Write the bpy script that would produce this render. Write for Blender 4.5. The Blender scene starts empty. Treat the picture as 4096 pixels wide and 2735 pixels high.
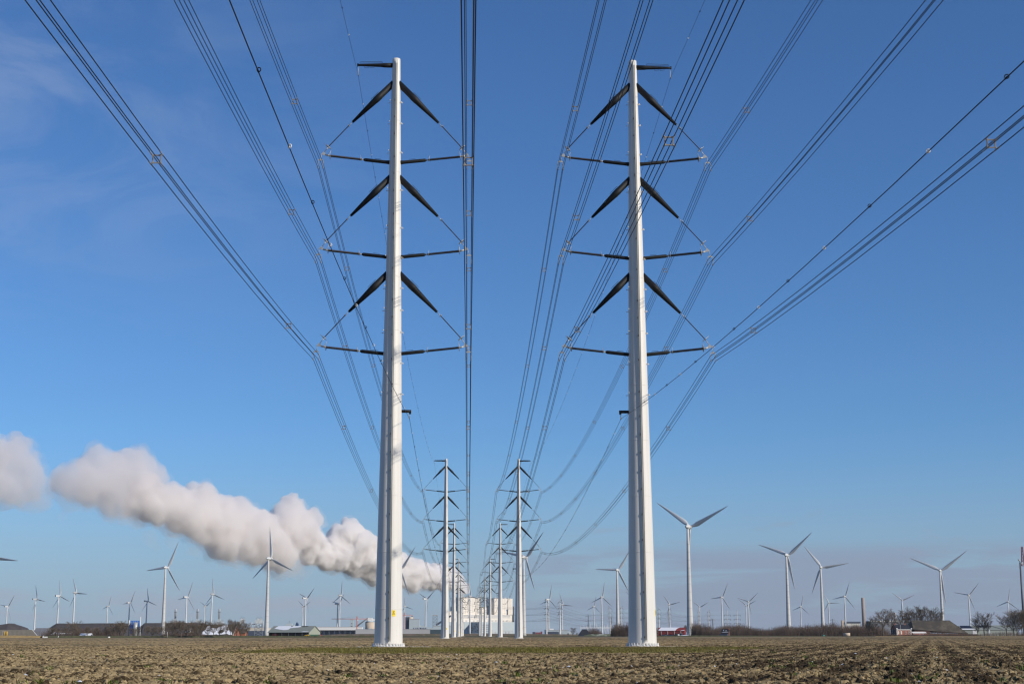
import bpy, math, random
import numpy as np
from mathutils import Vector, Matrix, noise

R = math.radians
SC = bpy.context.scene
COL = SC.collection

# ------------------------------------------------------------------ camera
FPX = 6051.2
CAM = Vector((0.0, 0.0, 1.266))
CROT = (Matrix.Rotation(R(-1.647), 3, 'Z') @ Matrix.Rotation(R(90 + 10.952), 3, 'X') @ Matrix.Rotation(R(-0.078), 3, 'Z'))
cam_d = bpy.data.cameras.new('camera')
cam_d.sensor_width = 36.0
cam_d.lens = FPX / 4096.0 * 36.0
cam_d.clip_start = 0.5
cam_d.clip_end = 60000.0
cam = bpy.data.objects.new('camera', cam_d)
COL.objects.link(cam)
cam.matrix_world = Matrix.Translation(CAM) @ CROT.to_4x4()
SC.camera = cam

# ------------------------------------------------------------------ sun, sky, exposure
SUN_EL, SUN_AZ = 25.5, 123.0           # azimuth clockwise from +Y (the view along the line)
SUN_V = Vector((math.sin(R(SUN_AZ)) * math.cos(R(SUN_EL)), math.cos(R(SUN_AZ)) * math.cos(R(SUN_EL)), math.sin(R(SUN_EL))))
sun_d = bpy.data.lights.new('sun', 'SUN')
sun_d.energy = 4.5
sun_d.angle = R(0.53)
sun_d.color = (1.0, 0.915, 0.785)
sun = bpy.data.objects.new('sun', sun_d)
sun.rotation_euler = SUN_V.to_track_quat('Z', 'Y').to_euler()
COL.objects.link(sun)
SC.view_settings.view_transform = 'Standard'
SC.view_settings.look = 'None'
SC.view_settings.exposure = 0.0
SC.view_settings.gamma = 1.0
SC.view_settings.use_curve_mapping = False
SC.cycles.volume_bounces = 14
SC.cycles.max_bounces = 18
SC.cycles.diffuse_bounces = 3
SC.cycles.glossy_bounces = 2
SC.cycles.transparent_max_bounces = 8
SC.cycles.use_adaptive_sampling = True
SC.cycles.adaptive_threshold = 0.01
SC.cycles.filter_width = 1.3


def nd(nt, typ, **kw):
    n = nt.nodes.new(typ)
    for k, v in kw.items():
        setattr(n, k, v)
    return n


def ramp(nt, stops, interp='LINEAR'):
    n = nt.nodes.new('ShaderNodeValToRGB')
    cr = n.color_ramp
    cr.interpolation = interp
    while len(cr.elements) < len(stops):
        cr.elements.new(0.5)
    for e, (p, c) in zip(cr.elements, stops):
        e.position = p
        e.color = (*c, 1) if len(c) == 3 else c
    return n


def math_n(nt, op, a=None, b=None, clamp=False):
    n = nt.nodes.new('ShaderNodeMath')
    n.operation = op
    n.use_clamp = clamp
    for i, v in enumerate((a, b)):
        if v is None:
            continue
        if isinstance(v, (int, float)):
            n.inputs[i].default_value = v
        else:
            nt.links.new(v, n.inputs[i])
    return n.outputs[0]


def mixc(nt, fac, a, b, blend='MIX'):
    n = nt.nodes.new('ShaderNodeMix')
    n.data_type = 'RGBA'
    n.blend_type = blend
    for idx, v in ((0, fac), (6, a), (7, b)):
        if isinstance(v, (int, float)):
            n.inputs[idx].default_value = v
        elif isinstance(v, tuple):
            n.inputs[idx].default_value = (*v, 1) if len(v) == 3 else v
        else:
            nt.links.new(v, n.inputs[idx])
    return n.outputs[2]


world = bpy.data.worlds.new('World')
SC.world = world
world.use_nodes = True
wt = world.node_tree
wt.nodes.clear()
sky = nd(wt, 'ShaderNodeTexSky', sky_type='NISHITA', sun_disc=False)
sky.sun_elevation = R(SUN_EL)
sky.sun_rotation = R(SUN_AZ)
sky.altitude = 0.0
sky.air_density = 1.0
sky.dust_density = 0.0
sky.ozone_density = 8.0
tc = nd(wt, 'ShaderNodeTexCoord')
sep = nd(wt, 'ShaderNodeSeparateXYZ')
wt.links.new(tc.outputs['Generated'], sep.inputs[0])
# thin veils of cirrus high on the left and low lavender cloud banks along the horizon
def sky_noise(scale, detail, sx, sy, sz, rough=0.55, dist=0.3):
    mp = nd(wt, 'ShaderNodeMapping')
    mp.inputs['Scale'].default_value = (sx, sy, sz)
    wt.links.new(tc.outputs['Generated'], mp.inputs[0])
    n = nd(wt, 'ShaderNodeTexNoise')
    n.inputs['Scale'].default_value = scale
    n.inputs['Detail'].default_value = detail
    n.inputs['Roughness'].default_value = rough
    n.inputs['Distortion'].default_value = dist
    wt.links.new(mp.outputs[0], n.inputs['Vector'])
    return n.outputs['Fac']
def smooth_range(v, a, b, lo=0.0, hi=1.0):
    n = nd(wt, 'ShaderNodeMapRange')
    n.interpolation_type = 'SMOOTHSTEP'
    n.inputs[1].default_value = a
    n.inputs[2].default_value = b
    n.inputs[3].default_value = lo
    n.inputs[4].default_value = hi
    wt.links.new(v, n.inputs[0])
    return n.outputs[0]
elev, azx = sep.outputs['Z'], sep.outputs['X']
SKYC = sky.outputs[0]
hsv = nd(wt, 'ShaderNodeHueSaturation')
hsv.inputs['Saturation'].default_value = 1.0
wt.links.new(SKYC, hsv.inputs['Color'])
SKYC = mixc(wt, 1.0, hsv.outputs[0], (0.705, 0.855, 0.965), 'MULTIPLY')
low_air = math_n(wt, 'MULTIPLY', smooth_range(elev, 0.135, -0.03), 0.95)     # the pale, slightly lavender air low over the coast
SKYC = mixc(wt, low_air, SKYC, (2.35, 3.05, 4.1))
cir = smooth_range(sky_noise(5.5, 8, 1.0, 1.0, 2.6, 0.64, 1.2), 0.38, 0.72)
cmask = math_n(wt, 'MULTIPLY', smooth_range(azx, 0.02, -0.32), smooth_range(elev, 0.16, 0.30))
cfac = math_n(wt, 'MULTIPLY', math_n(wt, 'MULTIPLY', cir, cmask), 0.26)
SKYC = mixc(wt, cfac, SKYC, (3.6, 4.3, 5.8))
bank = smooth_range(sky_noise(7.0, 6, 1.0, 1.0, 9.0, 0.6), 0.38, 0.54)
bmask = math_n(wt, 'MULTIPLY', smooth_range(elev, 0.062, 0.047), smooth_range(azx, -0.02, 0.10))
SKYC = mixc(wt, math_n(wt, 'MULTIPLY', math_n(wt, 'MULTIPLY', bank, bmask), 0.62), SKYC, (2.2, 2.5, 3.5))
bank2 = smooth_range(sky_noise(11.0, 5, 1.0, 1.0, 7.0), 0.42, 0.62)
bmask2 = math_n(wt, 'MULTIPLY', math_n(wt, 'MULTIPLY', smooth_range(elev, 0.036, 0.022), smooth_range(elev, 0.005, 0.014)), smooth_range(azx, 0.0, -0.08))
SKYC = mixc(wt, math_n(wt, 'MULTIPLY', math_n(wt, 'MULTIPLY', bank2, bmask2), 0.35), SKYC, (3.3, 3.1, 3.95))
puff = smooth_range(sky_noise(17.0, 4, 1.0, 1.0, 5.0), 0.60, 0.72)
pmask = math_n(wt, 'MULTIPLY', math_n(wt, 'MULTIPLY', smooth_range(elev, 0.10, 0.06), smooth_range(elev, 0.02, 0.05)), smooth_range(azx, 0.02, 0.08))
SKYC = mixc(wt, math_n(wt, 'MULTIPLY', math_n(wt, 'MULTIPLY', puff, pmask), 0.3), SKYC, (2.6, 2.8, 3.7))
bg = nd(wt, 'ShaderNodeBackground')
bg.inputs['Strength'].default_value = 0.115
wt.links.new(SKYC, bg.inputs['Color'])
wo = nd(wt, 'ShaderNodeOutputWorld')
wt.links.new(bg.outputs[0], wo.inputs['Surface'])

# ------------------------------------------------------------------ photo measurement -> place
def at(px, py, Y):
    """point where the sight line through photo pixel (px, py) meets the vertical plane at world Y"""
    d = CROT @ Vector((px - 2048.0, -(py - 1367.5), -FPX))
    return CAM + d * (Y / d.y)
def gx(px, Y):
    return at(px, 2538.0, Y).x
def gz(py, Y, px=2048):
    return at(px, py, Y).z

# ------------------------------------------------------------------ materials
MATS = {}
def mat(name, col, rough=0.6, var=0.12, scale=3.0, metal=0.0, spec=0.4, bump=0.0, stretch=(1, 1, 1), col2=None, two=(0.45, 0.6)):
    if name in MATS:
        return MATS[name]
    m = bpy.data.materials.new(name)
    m.use_nodes = True
    nt = m.node_tree
    p = nt.nodes['Principled BSDF']
    p.inputs['Roughness'].default_value = rough
    p.inputs['Metallic'].default_value = metal
    p.inputs['Specular IOR Level'].default_value = spec
    t = nd(nt, 'ShaderNodeTexCoord')
    mp = nd(nt, 'ShaderNodeMapping')
    mp.inputs['Scale'].default_value = stretch
    nt.links.new(t.outputs['Object'], mp.inputs[0])
    n = nd(nt, 'ShaderNodeTexNoise')
    n.inputs['Scale'].default_value = scale
    n.inputs['Detail'].default_value = 5
    n.inputs['Roughness'].default_value = 0.6
    nt.links.new(mp.outputs[0], n.inputs['Vector'])
    a = tuple(max(0, c * (1 - var)) for c in col)
    b = tuple(min(1, c * (1 + var)) for c in col)
    r = ramp(nt, [(0.3, a), (0.7, b)])
    nt.links.new(n.outputs['Fac'], r.inputs[0])
    out = r.outputs[0]
    if col2:
        n2 = nd(nt, 'ShaderNodeTexNoise')
        n2.inputs['Scale'].default_value = scale * 0.37
        n2.inputs['Detail'].default_value = 6
        nt.links.new(mp.outputs[0], n2.inputs['Vector'])
        r2 = ramp(nt, [(two[0], (0, 0, 0)), (two[1], (1, 1, 1))])
        nt.links.new(n2.outputs['Fac'], r2.inputs[0])
        out = mixc(nt, r2.outputs[0], out, col2)
    nt.links.new(out, p.inputs['Base Color'])
    if bump:
        bn = nd(nt, 'ShaderNodeBump')
        bn.inputs['Strength'].default_value = bump
        bn.inputs['Distance'].default_value = 0.05
        nt.links.new(n.outputs['Fac'], bn.inputs['Height'])
        nt.links.new(bn.outputs[0], p.inputs['Normal'])
    MATS[name] = m
    return m

M_WHITE = mat('white_pylon_paint', (0.64, 0.622, 0.58), 0.45, 0.06, 1.6, stretch=(2.4, 2.4, 0.10))
M_BLACK = mat('black_arm_paint', (0.011, 0.0125, 0.014), 0.6, 0.3, 1.5, spec=0.25)
M_INS = mat('brown_insulator', (0.045, 0.032, 0.028), 0.35, 0.2, 6)
M_GALV = mat('galvanised_steel', (0.42, 0.42, 0.40), 0.45, 0.15, 4, metal=0.35)
M_WIRE = mat('aged_wire', (0.022, 0.022, 0.024), 0.6, 0.2, 0.2)
M_SPACER = mat('spacer_grey', (0.24, 0.22, 0.20), 0.6, 0.2, 3)
M_YEL = mat('yellow_sign', (0.85, 0.62, 0.02), 0.5, 0.05, 3)
M_INK = mat('sign_ink', (0.06, 0.035, 0.01), 0.6, 0.1, 3)
M_PAD = mat('dusty_concrete', (0.36, 0.31, 0.22), 0.9, 0.15, 1.0)
M_RUST = mat('rusty_bracket', (0.06, 0.04, 0.032), 0.7, 0.3, 6)
M_CABLE = mat('pink_grey_cable', (0.54, 0.47, 0.44), 0.5, 0.08, 0.6)
M_CABLE2 = mat('green_grey_cable', (0.58, 0.59, 0.49), 0.5, 0.08, 0.6)
M_DUCT = mat('cable_duct', (0.66, 0.66, 0.63), 0.5, 0.05, 0.6)
M_TURB = mat('turbine_white', (0.56, 0.57, 0.575), 0.45, 0.03, 0.1)
M_TURBG = mat('turbine_grey', (0.38, 0.38, 0.38), 0.5, 0.05, 0.1)
M_CONC = mat('concrete_tower', (0.53, 0.52, 0.50), 0.7, 0.07, 0.12)
M_JOINT = mat('tower_joint', (0.34, 0.34, 0.34), 0.7, 0.1, 0.1)
M_TRUNK = mat('bare_bark', (0.105, 0.086, 0.066), 0.9, 0.25, 1.0)
M_TWIG = mat('bare_twigs', (0.150, 0.116, 0.084), 0.9, 0.3, 0.5)
M_TWIGR = mat('reddish_twigs', (0.098, 0.070, 0.057), 0.9, 0.35, 0.12)
M_SNOW = mat('old_snow', (0.78, 0.80, 0.84), 0.7, 0.06, 0.8)
M_BRICK = mat('red_brick', (0.26, 0.10, 0.065), 0.85, 0.22, 0.9)
M_BRICKD = mat('dark_brick', (0.10, 0.055, 0.045), 0.85, 0.25, 0.9)
M_TILE = mat('black_tile', (0.022, 0.024, 0.03), 0.55, 0.25, 1.2)
M_THATCH = mat('weathered_barn_roof', (0.095, 0.082, 0.062), 0.95, 0.28, 0.35, stretch=(1, 1, 0.3), col2=(0.055, 0.048, 0.04))
M_TRIM = mat('white_trim', (0.75, 0.74, 0.72), 0.6, 0.05, 1)
M_GLASS = mat('window_glass', (0.03, 0.035, 0.045), 0.15, 0.2, 1, spec=0.6)
M_BLIND = mat('window_blind', (0.55, 0.53, 0.45), 0.6, 0.1, 1)
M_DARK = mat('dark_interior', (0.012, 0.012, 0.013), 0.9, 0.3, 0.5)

# ------------------------------------------------------------------ mesh building
class MB:
    def __init__(self):
        self.v, self.f, self.s, self.m = [], [], [], []
    def add(self, vs, fs, smooth=False, mi=0):
        o = len(self.v)
        self.v.extend(tuple(v) for v in vs)
        for f in fs:
            self.f.append(tuple(i + o for i in f))
            self.s.append(smooth)
            self.m.append(mi)
        return self
    def box(self, c, size, rot=None, mi=0):
        sx, sy, sz = (s / 2 for s in size)
        vs = [Vector((x * sx, y * sy, z * sz)) for x in (-1, 1) for y in (-1, 1) for z in (-1, 1)]
        if rot is not None:
            vs = [rot @ v for v in vs]
        c = Vector(c)
        return self.add([v + c for v in vs], [(0, 1, 3, 2), (4, 6, 7, 5), (0, 4, 5, 1), (2, 3, 7, 6), (0, 2, 6, 4), (1, 5, 7, 3)], False, mi)
    def span(self, x0, x1, y0, y1, z0, z1, mi=0):
        return self.box(((x0 + x1) / 2, (y0 + y1) / 2, (z0 + z1) / 2), (abs(x1 - x0), abs(y1 - y0), abs(z1 - z0)), None, mi)
    def tube(self, pts, rad, n=8, caps=True, smooth=True, mi=0):
        pts = [Vector(p) for p in pts]
        if isinstance(rad, (int, float)):
            rad = [rad] * len(pts)
        vs, fs = [], []
        d = (pts[-1] - pts[0]).normalized()
        ref = Vector((0, 0, 1)) if abs(d.z) < 0.9 else Vector((1, 0, 0))
        for i, p in enumerate(pts):
            t = (pts[min(i + 1, len(pts) - 1)] - pts[max(i - 1, 0)])
            t = t.normalized() if t.length > 1e-9 else d
            u = t.cross(ref).normalized()
            w = u.cross(t).normalized()
            for k in range(n):
                a = 2 * math.pi * k / n
                vs.append(p + (u * math.cos(a) + w * math.sin(a)) * rad[i])
        for i in range(len(pts) - 1):
            for k in range(n):
                a, b = i * n + k, i * n + (k + 1) % n
                fs.append((a, b, b + n, a + n))
        self.add(vs, fs, smooth, mi)
        if caps:
            o = len(self.v) - len(vs)
            self.f.append(tuple(o + k for k in range(n))[::-1]); self.s.append(False); self.m.append(mi)
            e = o + (len(pts) - 1) * n
            self.f.append(tuple(e + k for k in range(n))); self.s.append(False); self.m.append(mi)
        return self
    def lathe(self, prof, n=24, center=(0, 0, 0), smooth=True, mi=0, caps=True):
        """profile [(radius, z)...]"""
        c = Vector(center)
        vs, fs = [], []
        for r, z in prof:
            for k in range(n):
                a = 2 * math.pi * k / n
                vs.append(c + Vector((r * math.cos(a), r * math.sin(a), z)))
        for i in range(len(prof) - 1):
            for k in range(n):
                a, b = i * n + k, i * n + (k + 1) % n
                fs.append((a, b, b + n, a + n))
        o = len(self.v)
        self.add(vs, fs, smooth, mi)
        if caps:
            self.f.append(tuple(o + k for k in range(n))[::-1]); self.s.append(False); self.m.append(mi)
            e = o + (len(prof) - 1) * n
            self.f.append(tuple(e + k for k in range(n))); self.s.append(False); self.m.append(mi)
        return self
    def torus(self, c, axis, Rr, r, n=16, k=6, mi=0):
        axis = Vector(axis).normalized()
        ref = Vector((0, 0, 1)) if abs(axis.z) < 0.9 else Vector((1, 0, 0))
        u = axis.cross(ref).normalized(); w = u.cross(axis)
        c = Vector(c)
        vs, fs = [], []
        for i in range(n):
            a = 2 * math.pi * i / n
            d = u * math.cos(a) + w * math.sin(a)
            for j in range(k):
                b = 2 * math.pi * j / k
                vs.append(c + d * (Rr + r * math.cos(b)) + axis * r * math.sin(b))
        for i in range(n):
            for j in range(k):
                fs.append((i * k + j, ((i + 1) % n) * k + j, ((i + 1) % n) * k + (j + 1) % k, i * k + (j + 1) % k))
        return self.add(vs, fs, True, mi)
    def prism(self, poly, vec, mi=0):
        """closed polygon extruded along vec"""
        vec = Vector(vec)
        n = len(poly)
        a = [Vector(p) for p in poly]
        vs = a + [p + vec for p in a]
        fs = [tuple(range(n))[::-1], tuple(range(n, 2 * n))] + [(i, (i + 1) % n, n + (i + 1) % n, n + i) for i in range(n)]
        return self.add(vs, fs, False, mi)
    def mesh(self, name, mats):
        me = bpy.data.meshes.new(name)
        me.from_pydata(self.v, [], self.f)
        for m in (mats if isinstance(mats, (list, tuple)) else [mats]):
            me.materials.append(m)
        me.polygons.foreach_set('use_smooth', self.s)
        me.polygons.foreach_set('material_index', self.m)
        me.update()
        return me
    def build(self, name, mats, parent=None, loc=(0, 0, 0)):
        o = bpy.data.objects.new(name, self.mesh(name, mats))
        COL.objects.link(o)
        o.location = loc
        if parent:
            o.parent = parent
        return o

def tag(o, label=None, cat=None, group=None, kind=None):
    for k, v in (('label', label), ('category', cat), ('group', group), ('kind', kind)):
        if v:
            o[k] = v
    return o
def thing(name, label, cat, loc=(0, 0, 0), rz=0.0, group=None):
    o = bpy.data.objects.new(name, None)
    o.empty_display_size = 0.5
    COL.objects.link(o)
    o.location = loc
    o.rotation_euler = (0, 0, rz)
    return tag(o, label, cat, group)
def part(name, me, parent, loc=None, rot=None):
    """link an already built mesh datablock as a part"""
    o = bpy.data.objects.new(name, me)
    COL.objects.link(o)
    o.parent = parent
    if loc is not None:
        o.location = loc
    if rot is not None:
        o.rotation_euler = rot
    return o
def children(o):
    return [c for c in o.children]
def copy_tree(o, parent=None, skip=()):
    c = o.copy()
    COL.objects.link(c)
    c.parent = parent
    for ch in children(o):
        if ch.name.split('.')[0] not in skip:
            copy_tree(ch, c, skip)
    return c

# ------------------------------------------------------------------ the field
def h32(ix, iy, seed):
    with np.errstate(over='ignore'):
        h = (ix.astype(np.int64) * 374761393 + iy.astype(np.int64) * 668265263 + seed * 974634777) & 0xFFFFFFFF
        h = ((h ^ (h >> 13)) * 1274126177) & 0xFFFFFFFF
        h = h ^ (h >> 16)
        h = (h * 2246822519) & 0xFFFFFFFF
        h = h ^ (h >> 15)
    return h
def rnd(h, k):
    return (((h * (2654435761 + 2 * k * 40503 + 1)) >> 7) & 0xFFFF).astype(np.float32) / 65535.0
def clods(x, y, cell, seed, hmin, hmax, fill):
    """angular lumps of earth: one tilted dome per jittered cell; returns height and the lump's own random number"""
    gx0 = np.floor(x / cell); gy0 = np.floor(y / cell)
    best = np.zeros_like(x); who = np.zeros_like(x)
    for dx in (-1, 0, 1):
        for dy in (-1, 0, 1):
            ix, iy = gx0 + dx, gy0 + dy
            h = h32(ix, iy, seed)
            cx = (ix + 0.1 + 0.8 * rnd(h, 1)) * cell - x
            cy = (iy + 0.1 + 0.8 * rnd(h, 2)) * cell - y
            ang = rnd(h, 3) * 3.1416
            ca, sa = np.cos(ang), np.sin(ang)
            u, v = cx * ca + cy * sa, -cx * sa + cy * ca
            rr = cell * (0.26 + 0.40 * rnd(h, 4) ** 1.5)
            hh = hmin + (hmax - hmin) * rnd(h, 6) ** 1.6
            g = np.zeros_like(x)                     # angular outline: the farthest of five cut planes
            for k in range(5):
                a5 = (k + 0.75 * rnd(h, 11 + k)) * 1.2566
                g = np.maximum(g, (u * np.cos(a5) + v * np.sin(a5)) / (rr * (0.72 + 0.5 * rnd(h, 21 + k))))
            side = (1.0 - g) * (1.6 + 2.2 * rnd(h, 5))
            top = 0.78 + (0.9 * (rnd(h, 7) - 0.5) * u + 0.9 * (rnd(h, 8) - 0.5) * v) / rr
            z = hh * np.clip(np.minimum(side, top), 0, None)
            z = np.where(rnd(h, 9) < fill, z, 0)
            m = z > best
            best = np.where(m, z, best)
            who = np.where(m, rnd(h, 10), who)
    return best, who
def vnoise(x, y, scale, seed):
    x, y = x / scale, y / scale
    ix, iy = np.floor(x), np.floor(y)
    fx, fy = x - ix, y - iy
    fx, fy = fx * fx * (3 - 2 * fx), fy * fy * (3 - 2 * fy)
    g = lambda a, b: rnd(h32(ix + a, iy + b, seed), 1)
    return (g(0, 0) * (1 - fx) + g(1, 0) * fx) * (1 - fy) + (g(0, 1) * (1 - fx) + g(1, 1) * fx) * fy
def in_strip(x, y):
    """1 inside the grassy strip between the nearest pair, 0 outside, soft edges"""
    e = (vnoise(x, y, 2.5, 77) - 0.5) * 5.0
    e2 = (vnoise(x, y, 9.0, 78) - 0.5) * 6.0
    yy = np.clip((y + e - (101 + 0.25 * e2)) / 3.0, 0, 1) * np.clip((151 + 0.4 * e - y) / 4.0, 0, 1)
    xx = np.clip((x + e * 0.6 + 17.5 + (130 - y) * 0.03) / 2.0, 0, 1) * np.clip((22.5 + e2 + (y - 120) * 0.25 - x) / 4.0, 0, 1)
    return yy * xx
def field_height(x, y, fine=True):
    fade = 1.0 - in_strip(x, y)
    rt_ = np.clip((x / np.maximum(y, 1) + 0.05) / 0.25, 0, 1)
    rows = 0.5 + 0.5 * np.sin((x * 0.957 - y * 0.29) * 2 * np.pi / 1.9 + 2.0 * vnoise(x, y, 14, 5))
    amp = 0.75 + 0.5 * vnoise(x, y, 6.0, 3)
    a, wa = clods(x, y, 0.27, 11, 0.05, 0.155, 0.36)
    b, wb = clods(x + 0.31, y + 0.17, 0.155, 23, 0.03, 0.105, 0.62)
    z = np.maximum(a, b)
    who = np.where(a >= b, wa, wb)
    if fine:
        c, wc = clods(x + 0.11, y + 0.07, 0.085, 31, 0.02, 0.06, 0.7)
        who = np.where(c > z, wc, who)
        z = np.maximum(z, c) + 0.2 * c
        z = z + 0.022 * vnoise(x, y, 0.11, 41) + 0.012 * vnoise(x, y, 0.06, 43)
    z = z * amp * (0.88 + 0.16 * rows * (0.4 + 0.6 * rt_))
    und = 0.05 * vnoise(x, y, 22.0, 7) + 0.03 * vnoise(x, y, 5.0, 8)
    soil = np.clip(z / 0.07, 0, 1)                   # 0 = damp soil and painted-in shade between the lumps, 1 = a lump
    dry_unshaded = soil * (0.30 + 0.70 * who) * (1.0 - 0.20 * rt_) * (1.0 - (0.10 + 0.30 * rt_) * (1 - rows))
    z = z * (0.12 + 0.88 * fade)
    return z + und * (0.35 + 0.65 * fade) + 0.02, dry_unshaded * (0.35 + 0.65 * fade), 1.0 - fade

def grid_patch(y0, y1, dy, xf, fine=True):
    ys = np.arange(y0, y1 + dy * 0.5, dy)
    xw = xf(y1)
    xs = np.arange(-xw, xw * 1.12 + dy * 0.5, dy)
    X, Y = np.meshgrid(xs, ys)
    X = X.astype(np.float64); Y = Y.astype(np.float64)
    X += (rnd(h32(np.floor(X / dy + .5), np.floor(Y / dy + .5), 91), 1) - .5) * dy * .5
    keep = np.ones(X.shape, bool)
    z, dry_unshaded, green = field_height(X.ravel(), Y.ravel(), fine)
    nx, ny = len(xs), len(ys)
    idx = np.arange(nx * ny).reshape(ny, nx)
    q = np.stack([idx[:-1, :-1], idx[:-1, 1:], idx[1:, 1:], idx[1:, :-1]], -1).reshape(-1, 4)
    # drop the part of the rectangle far outside the visible wedge
    cx = X[:-1, :-1].ravel(); cy = Y[:-1, :-1].ravel()
    lim = xf(cy)
    q = q[(cx > -lim) & (cx < lim * 1.12)]
    return np.stack([X.ravel(), Y.ravel(), z], 1), q, dry_unshaded, green
xf = lambda y: 0.40 * y + 7.0
V, F, D, G = [], [], [], []
off = 0
for args in ((33.0, 52.0, 0.036), (52.0, 90.0, 0.062), (90.0, 170.0, 0.13), (170.0, 330.0, 0.30), (330.0, 620.0, 0.7)):
    v, q, d, g = grid_patch(*args, xf, args[2] < 0.25)
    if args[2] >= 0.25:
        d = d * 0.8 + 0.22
    V.append(v); F.append(q + off); D.append(d); G.append(g)
    off += len(v)
V = np.concatenate(V); F = np.concatenate(F); D = np.concatenate(D); G = np.concatenate(G)
me = bpy.data.meshes.new('ploughed_field')
me.vertices.add(len(V)); me.vertices.foreach_set('co', V.astype(np.float32).ravel())
me.loops.add(F.size); me.loops.foreach_set('vertex_index', F.astype(np.int32).ravel())
me.polygons.add(len(F)); me.polygons.foreach_set('loop_start', np.arange(0, F.size, 4, dtype=np.int32))
me.update(calc_edges=True)
for nm, arr in (('dry_unshaded', D), ('green', G)):
    at_ = me.attributes.new(nm, 'FLOAT', 'POINT')
    at_.data.foreach_set('value', arr.astype(np.float32))
M_FIELD = bpy.data.materials.new('clay_soil')
M_FIELD.use_nodes = True
nt = M_FIELD.node_tree
pb = nt.nodes['Principled BSDF']
pb.inputs['Roughness'].default_value = 0.95
pb.inputs['Specular IOR Level'].default_value = 0.15
geo = nd(nt, 'ShaderNodeNewGeometry')
nz = nd(nt, 'ShaderNodeTexNoise'); nz.inputs['Scale'].default_value = 9.0; nz.inputs['Detail'].default_value = 6; nz.inputs['Roughness'].default_value = 0.7
nt.links.new(geo.outputs['Position'], nz.inputs['Vector'])
nz2 = nd(nt, 'ShaderNodeTexNoise'); nz2.inputs['Scale'].default_value = 0.12; nz2.inputs['Detail'].default_value = 5
nt.links.new(geo.outputs['Position'], nz2.inputs['Vector'])
ad = nd(nt, 'ShaderNodeAttribute', attribute_name='dry_unshaded')
ag = nd(nt, 'ShaderNodeAttribute', attribute_name='green')
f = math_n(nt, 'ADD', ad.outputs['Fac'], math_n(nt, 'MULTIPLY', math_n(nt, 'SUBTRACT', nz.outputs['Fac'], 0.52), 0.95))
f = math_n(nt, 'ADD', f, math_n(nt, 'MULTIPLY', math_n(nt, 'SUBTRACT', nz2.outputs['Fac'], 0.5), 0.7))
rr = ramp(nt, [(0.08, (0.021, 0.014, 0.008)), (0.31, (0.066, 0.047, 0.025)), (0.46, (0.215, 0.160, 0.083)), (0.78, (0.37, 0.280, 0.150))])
nt.links.new(f, rr.inputs[0])
moss = ramp(nt, [(0.35, (0.085, 0.082, 0.014)), (0.55, (0.13, 0.115, 0.024)), (0.75, (0.18, 0.145, 0.055))])
nt.links.new(nz.outputs['Fac'], moss.inputs[0])
nt.links.new(mixc(nt, ag.outputs['Fac'], rr.outputs[0], moss.outputs[0]), pb.inputs['Base Color'])
nb = nd(nt, 'ShaderNodeTexNoise'); nb.inputs['Scale'].default_value = 26.0; nb.inputs['Detail'].default_value = 4; nb.inputs['Roughness'].default_value = 0.65
nt.links.new(geo.outputs['Position'], nb.inputs['Vector'])
bn = nd(nt, 'ShaderNodeBump'); bn.inputs['Strength'].default_value = 0.6; bn.inputs['Distance'].default_value = 0.03
nt.links.new(nb.outputs['Fac'], bn.inputs['Height']); nt.links.new(bn.outputs[0], pb.inputs['Normal'])
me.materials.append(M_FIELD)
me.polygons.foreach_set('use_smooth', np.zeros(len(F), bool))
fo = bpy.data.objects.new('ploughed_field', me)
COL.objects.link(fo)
tag(fo, kind='structure')

# weeds, frozen snow scraps and the grass of the strip
def ground_z(xs, ys):
    return field_height(np.asarray(xs, float), np.asarray(ys, float), True)[0]
rw = np.random.default_rng(5)
def wedge_points(n, y0, y1, power=1.6):
    y = y0 + (y1 - y0) * rw.random(n) ** power
    x = (rw.random(n) * 2 - 1) * (0.36 * y + 2)
    return x, y
def leaf_blades(px, py, pz, nb, hgt, spread, wid, seed):
    """nb narrow bent leaves at each point: arrays of vertices and faces"""
    r = np.random.default_rng(seed)
    n = len(px) * nb
    bx = np.repeat(px, nb); by = np.repeat(py, nb); bz = np.repeat(pz, nb); h = np.repeat(hgt, nb) * (0.55 + 0.7 * r.random(n))
    az = r.random(n) * 6.283
    ox, oy = np.cos(az), np.sin(az)
    bx = bx + (r.random(n) - .5) * spread; by = by + (r.random(n) - .5) * spread
    w = wid * (0.6 + 0.8 * r.random(n)); ln = h * (0.3 + 0.9 * r.random(n))
    P = np.zeros((n, 5, 3))
    for i, (t, zz, ww) in enumerate(((0, 0, 1), (0, 0, -1), (.45, .62, 1.2), (.45, .62, -1.2), (1, .95, 0))):
        P[:, i, 0] = bx + ox * ln * t - oy * w * ww; P[:, i, 1] = by + oy * ln * t + ox * w * ww; P[:, i, 2] = bz - .02 + h * zz
    base = np.arange(n)[:, None] * 5
    q = base + np.array([0, 1, 3, 2]); tri = base + np.array([2, 3, 4])
    return P.reshape(-1, 3), q, tri
def blade_object(name, P, q, tri, m):
    me = bpy.data.meshes.new(name)
    me.vertices.add(len(P)); me.vertices.foreach_set('co', P.astype(np.float32).ravel())
    li = np.concatenate([q.ravel(), tri.ravel()]).astype(np.int32)
    me.loops.add(len(li)); me.loops.foreach_set('vertex_index', li)
    me.polygons.add(len(q) + len(tri))
    me.polygons.foreach_set('loop_start', np.concatenate([np.arange(len(q)) * 4, len(q) * 4 + np.arange(len(tri)) * 3]).astype(np.int32))
    me.update(calc_edges=True)
    me.materials.append(m)
    o = bpy.data.objects.new(name, me); COL.objects.link(o)
    return o
M_WEED = mat('young_weed_leaf', (0.085, 0.115, 0.014), 0.6, 0.35, 1.5)
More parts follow.
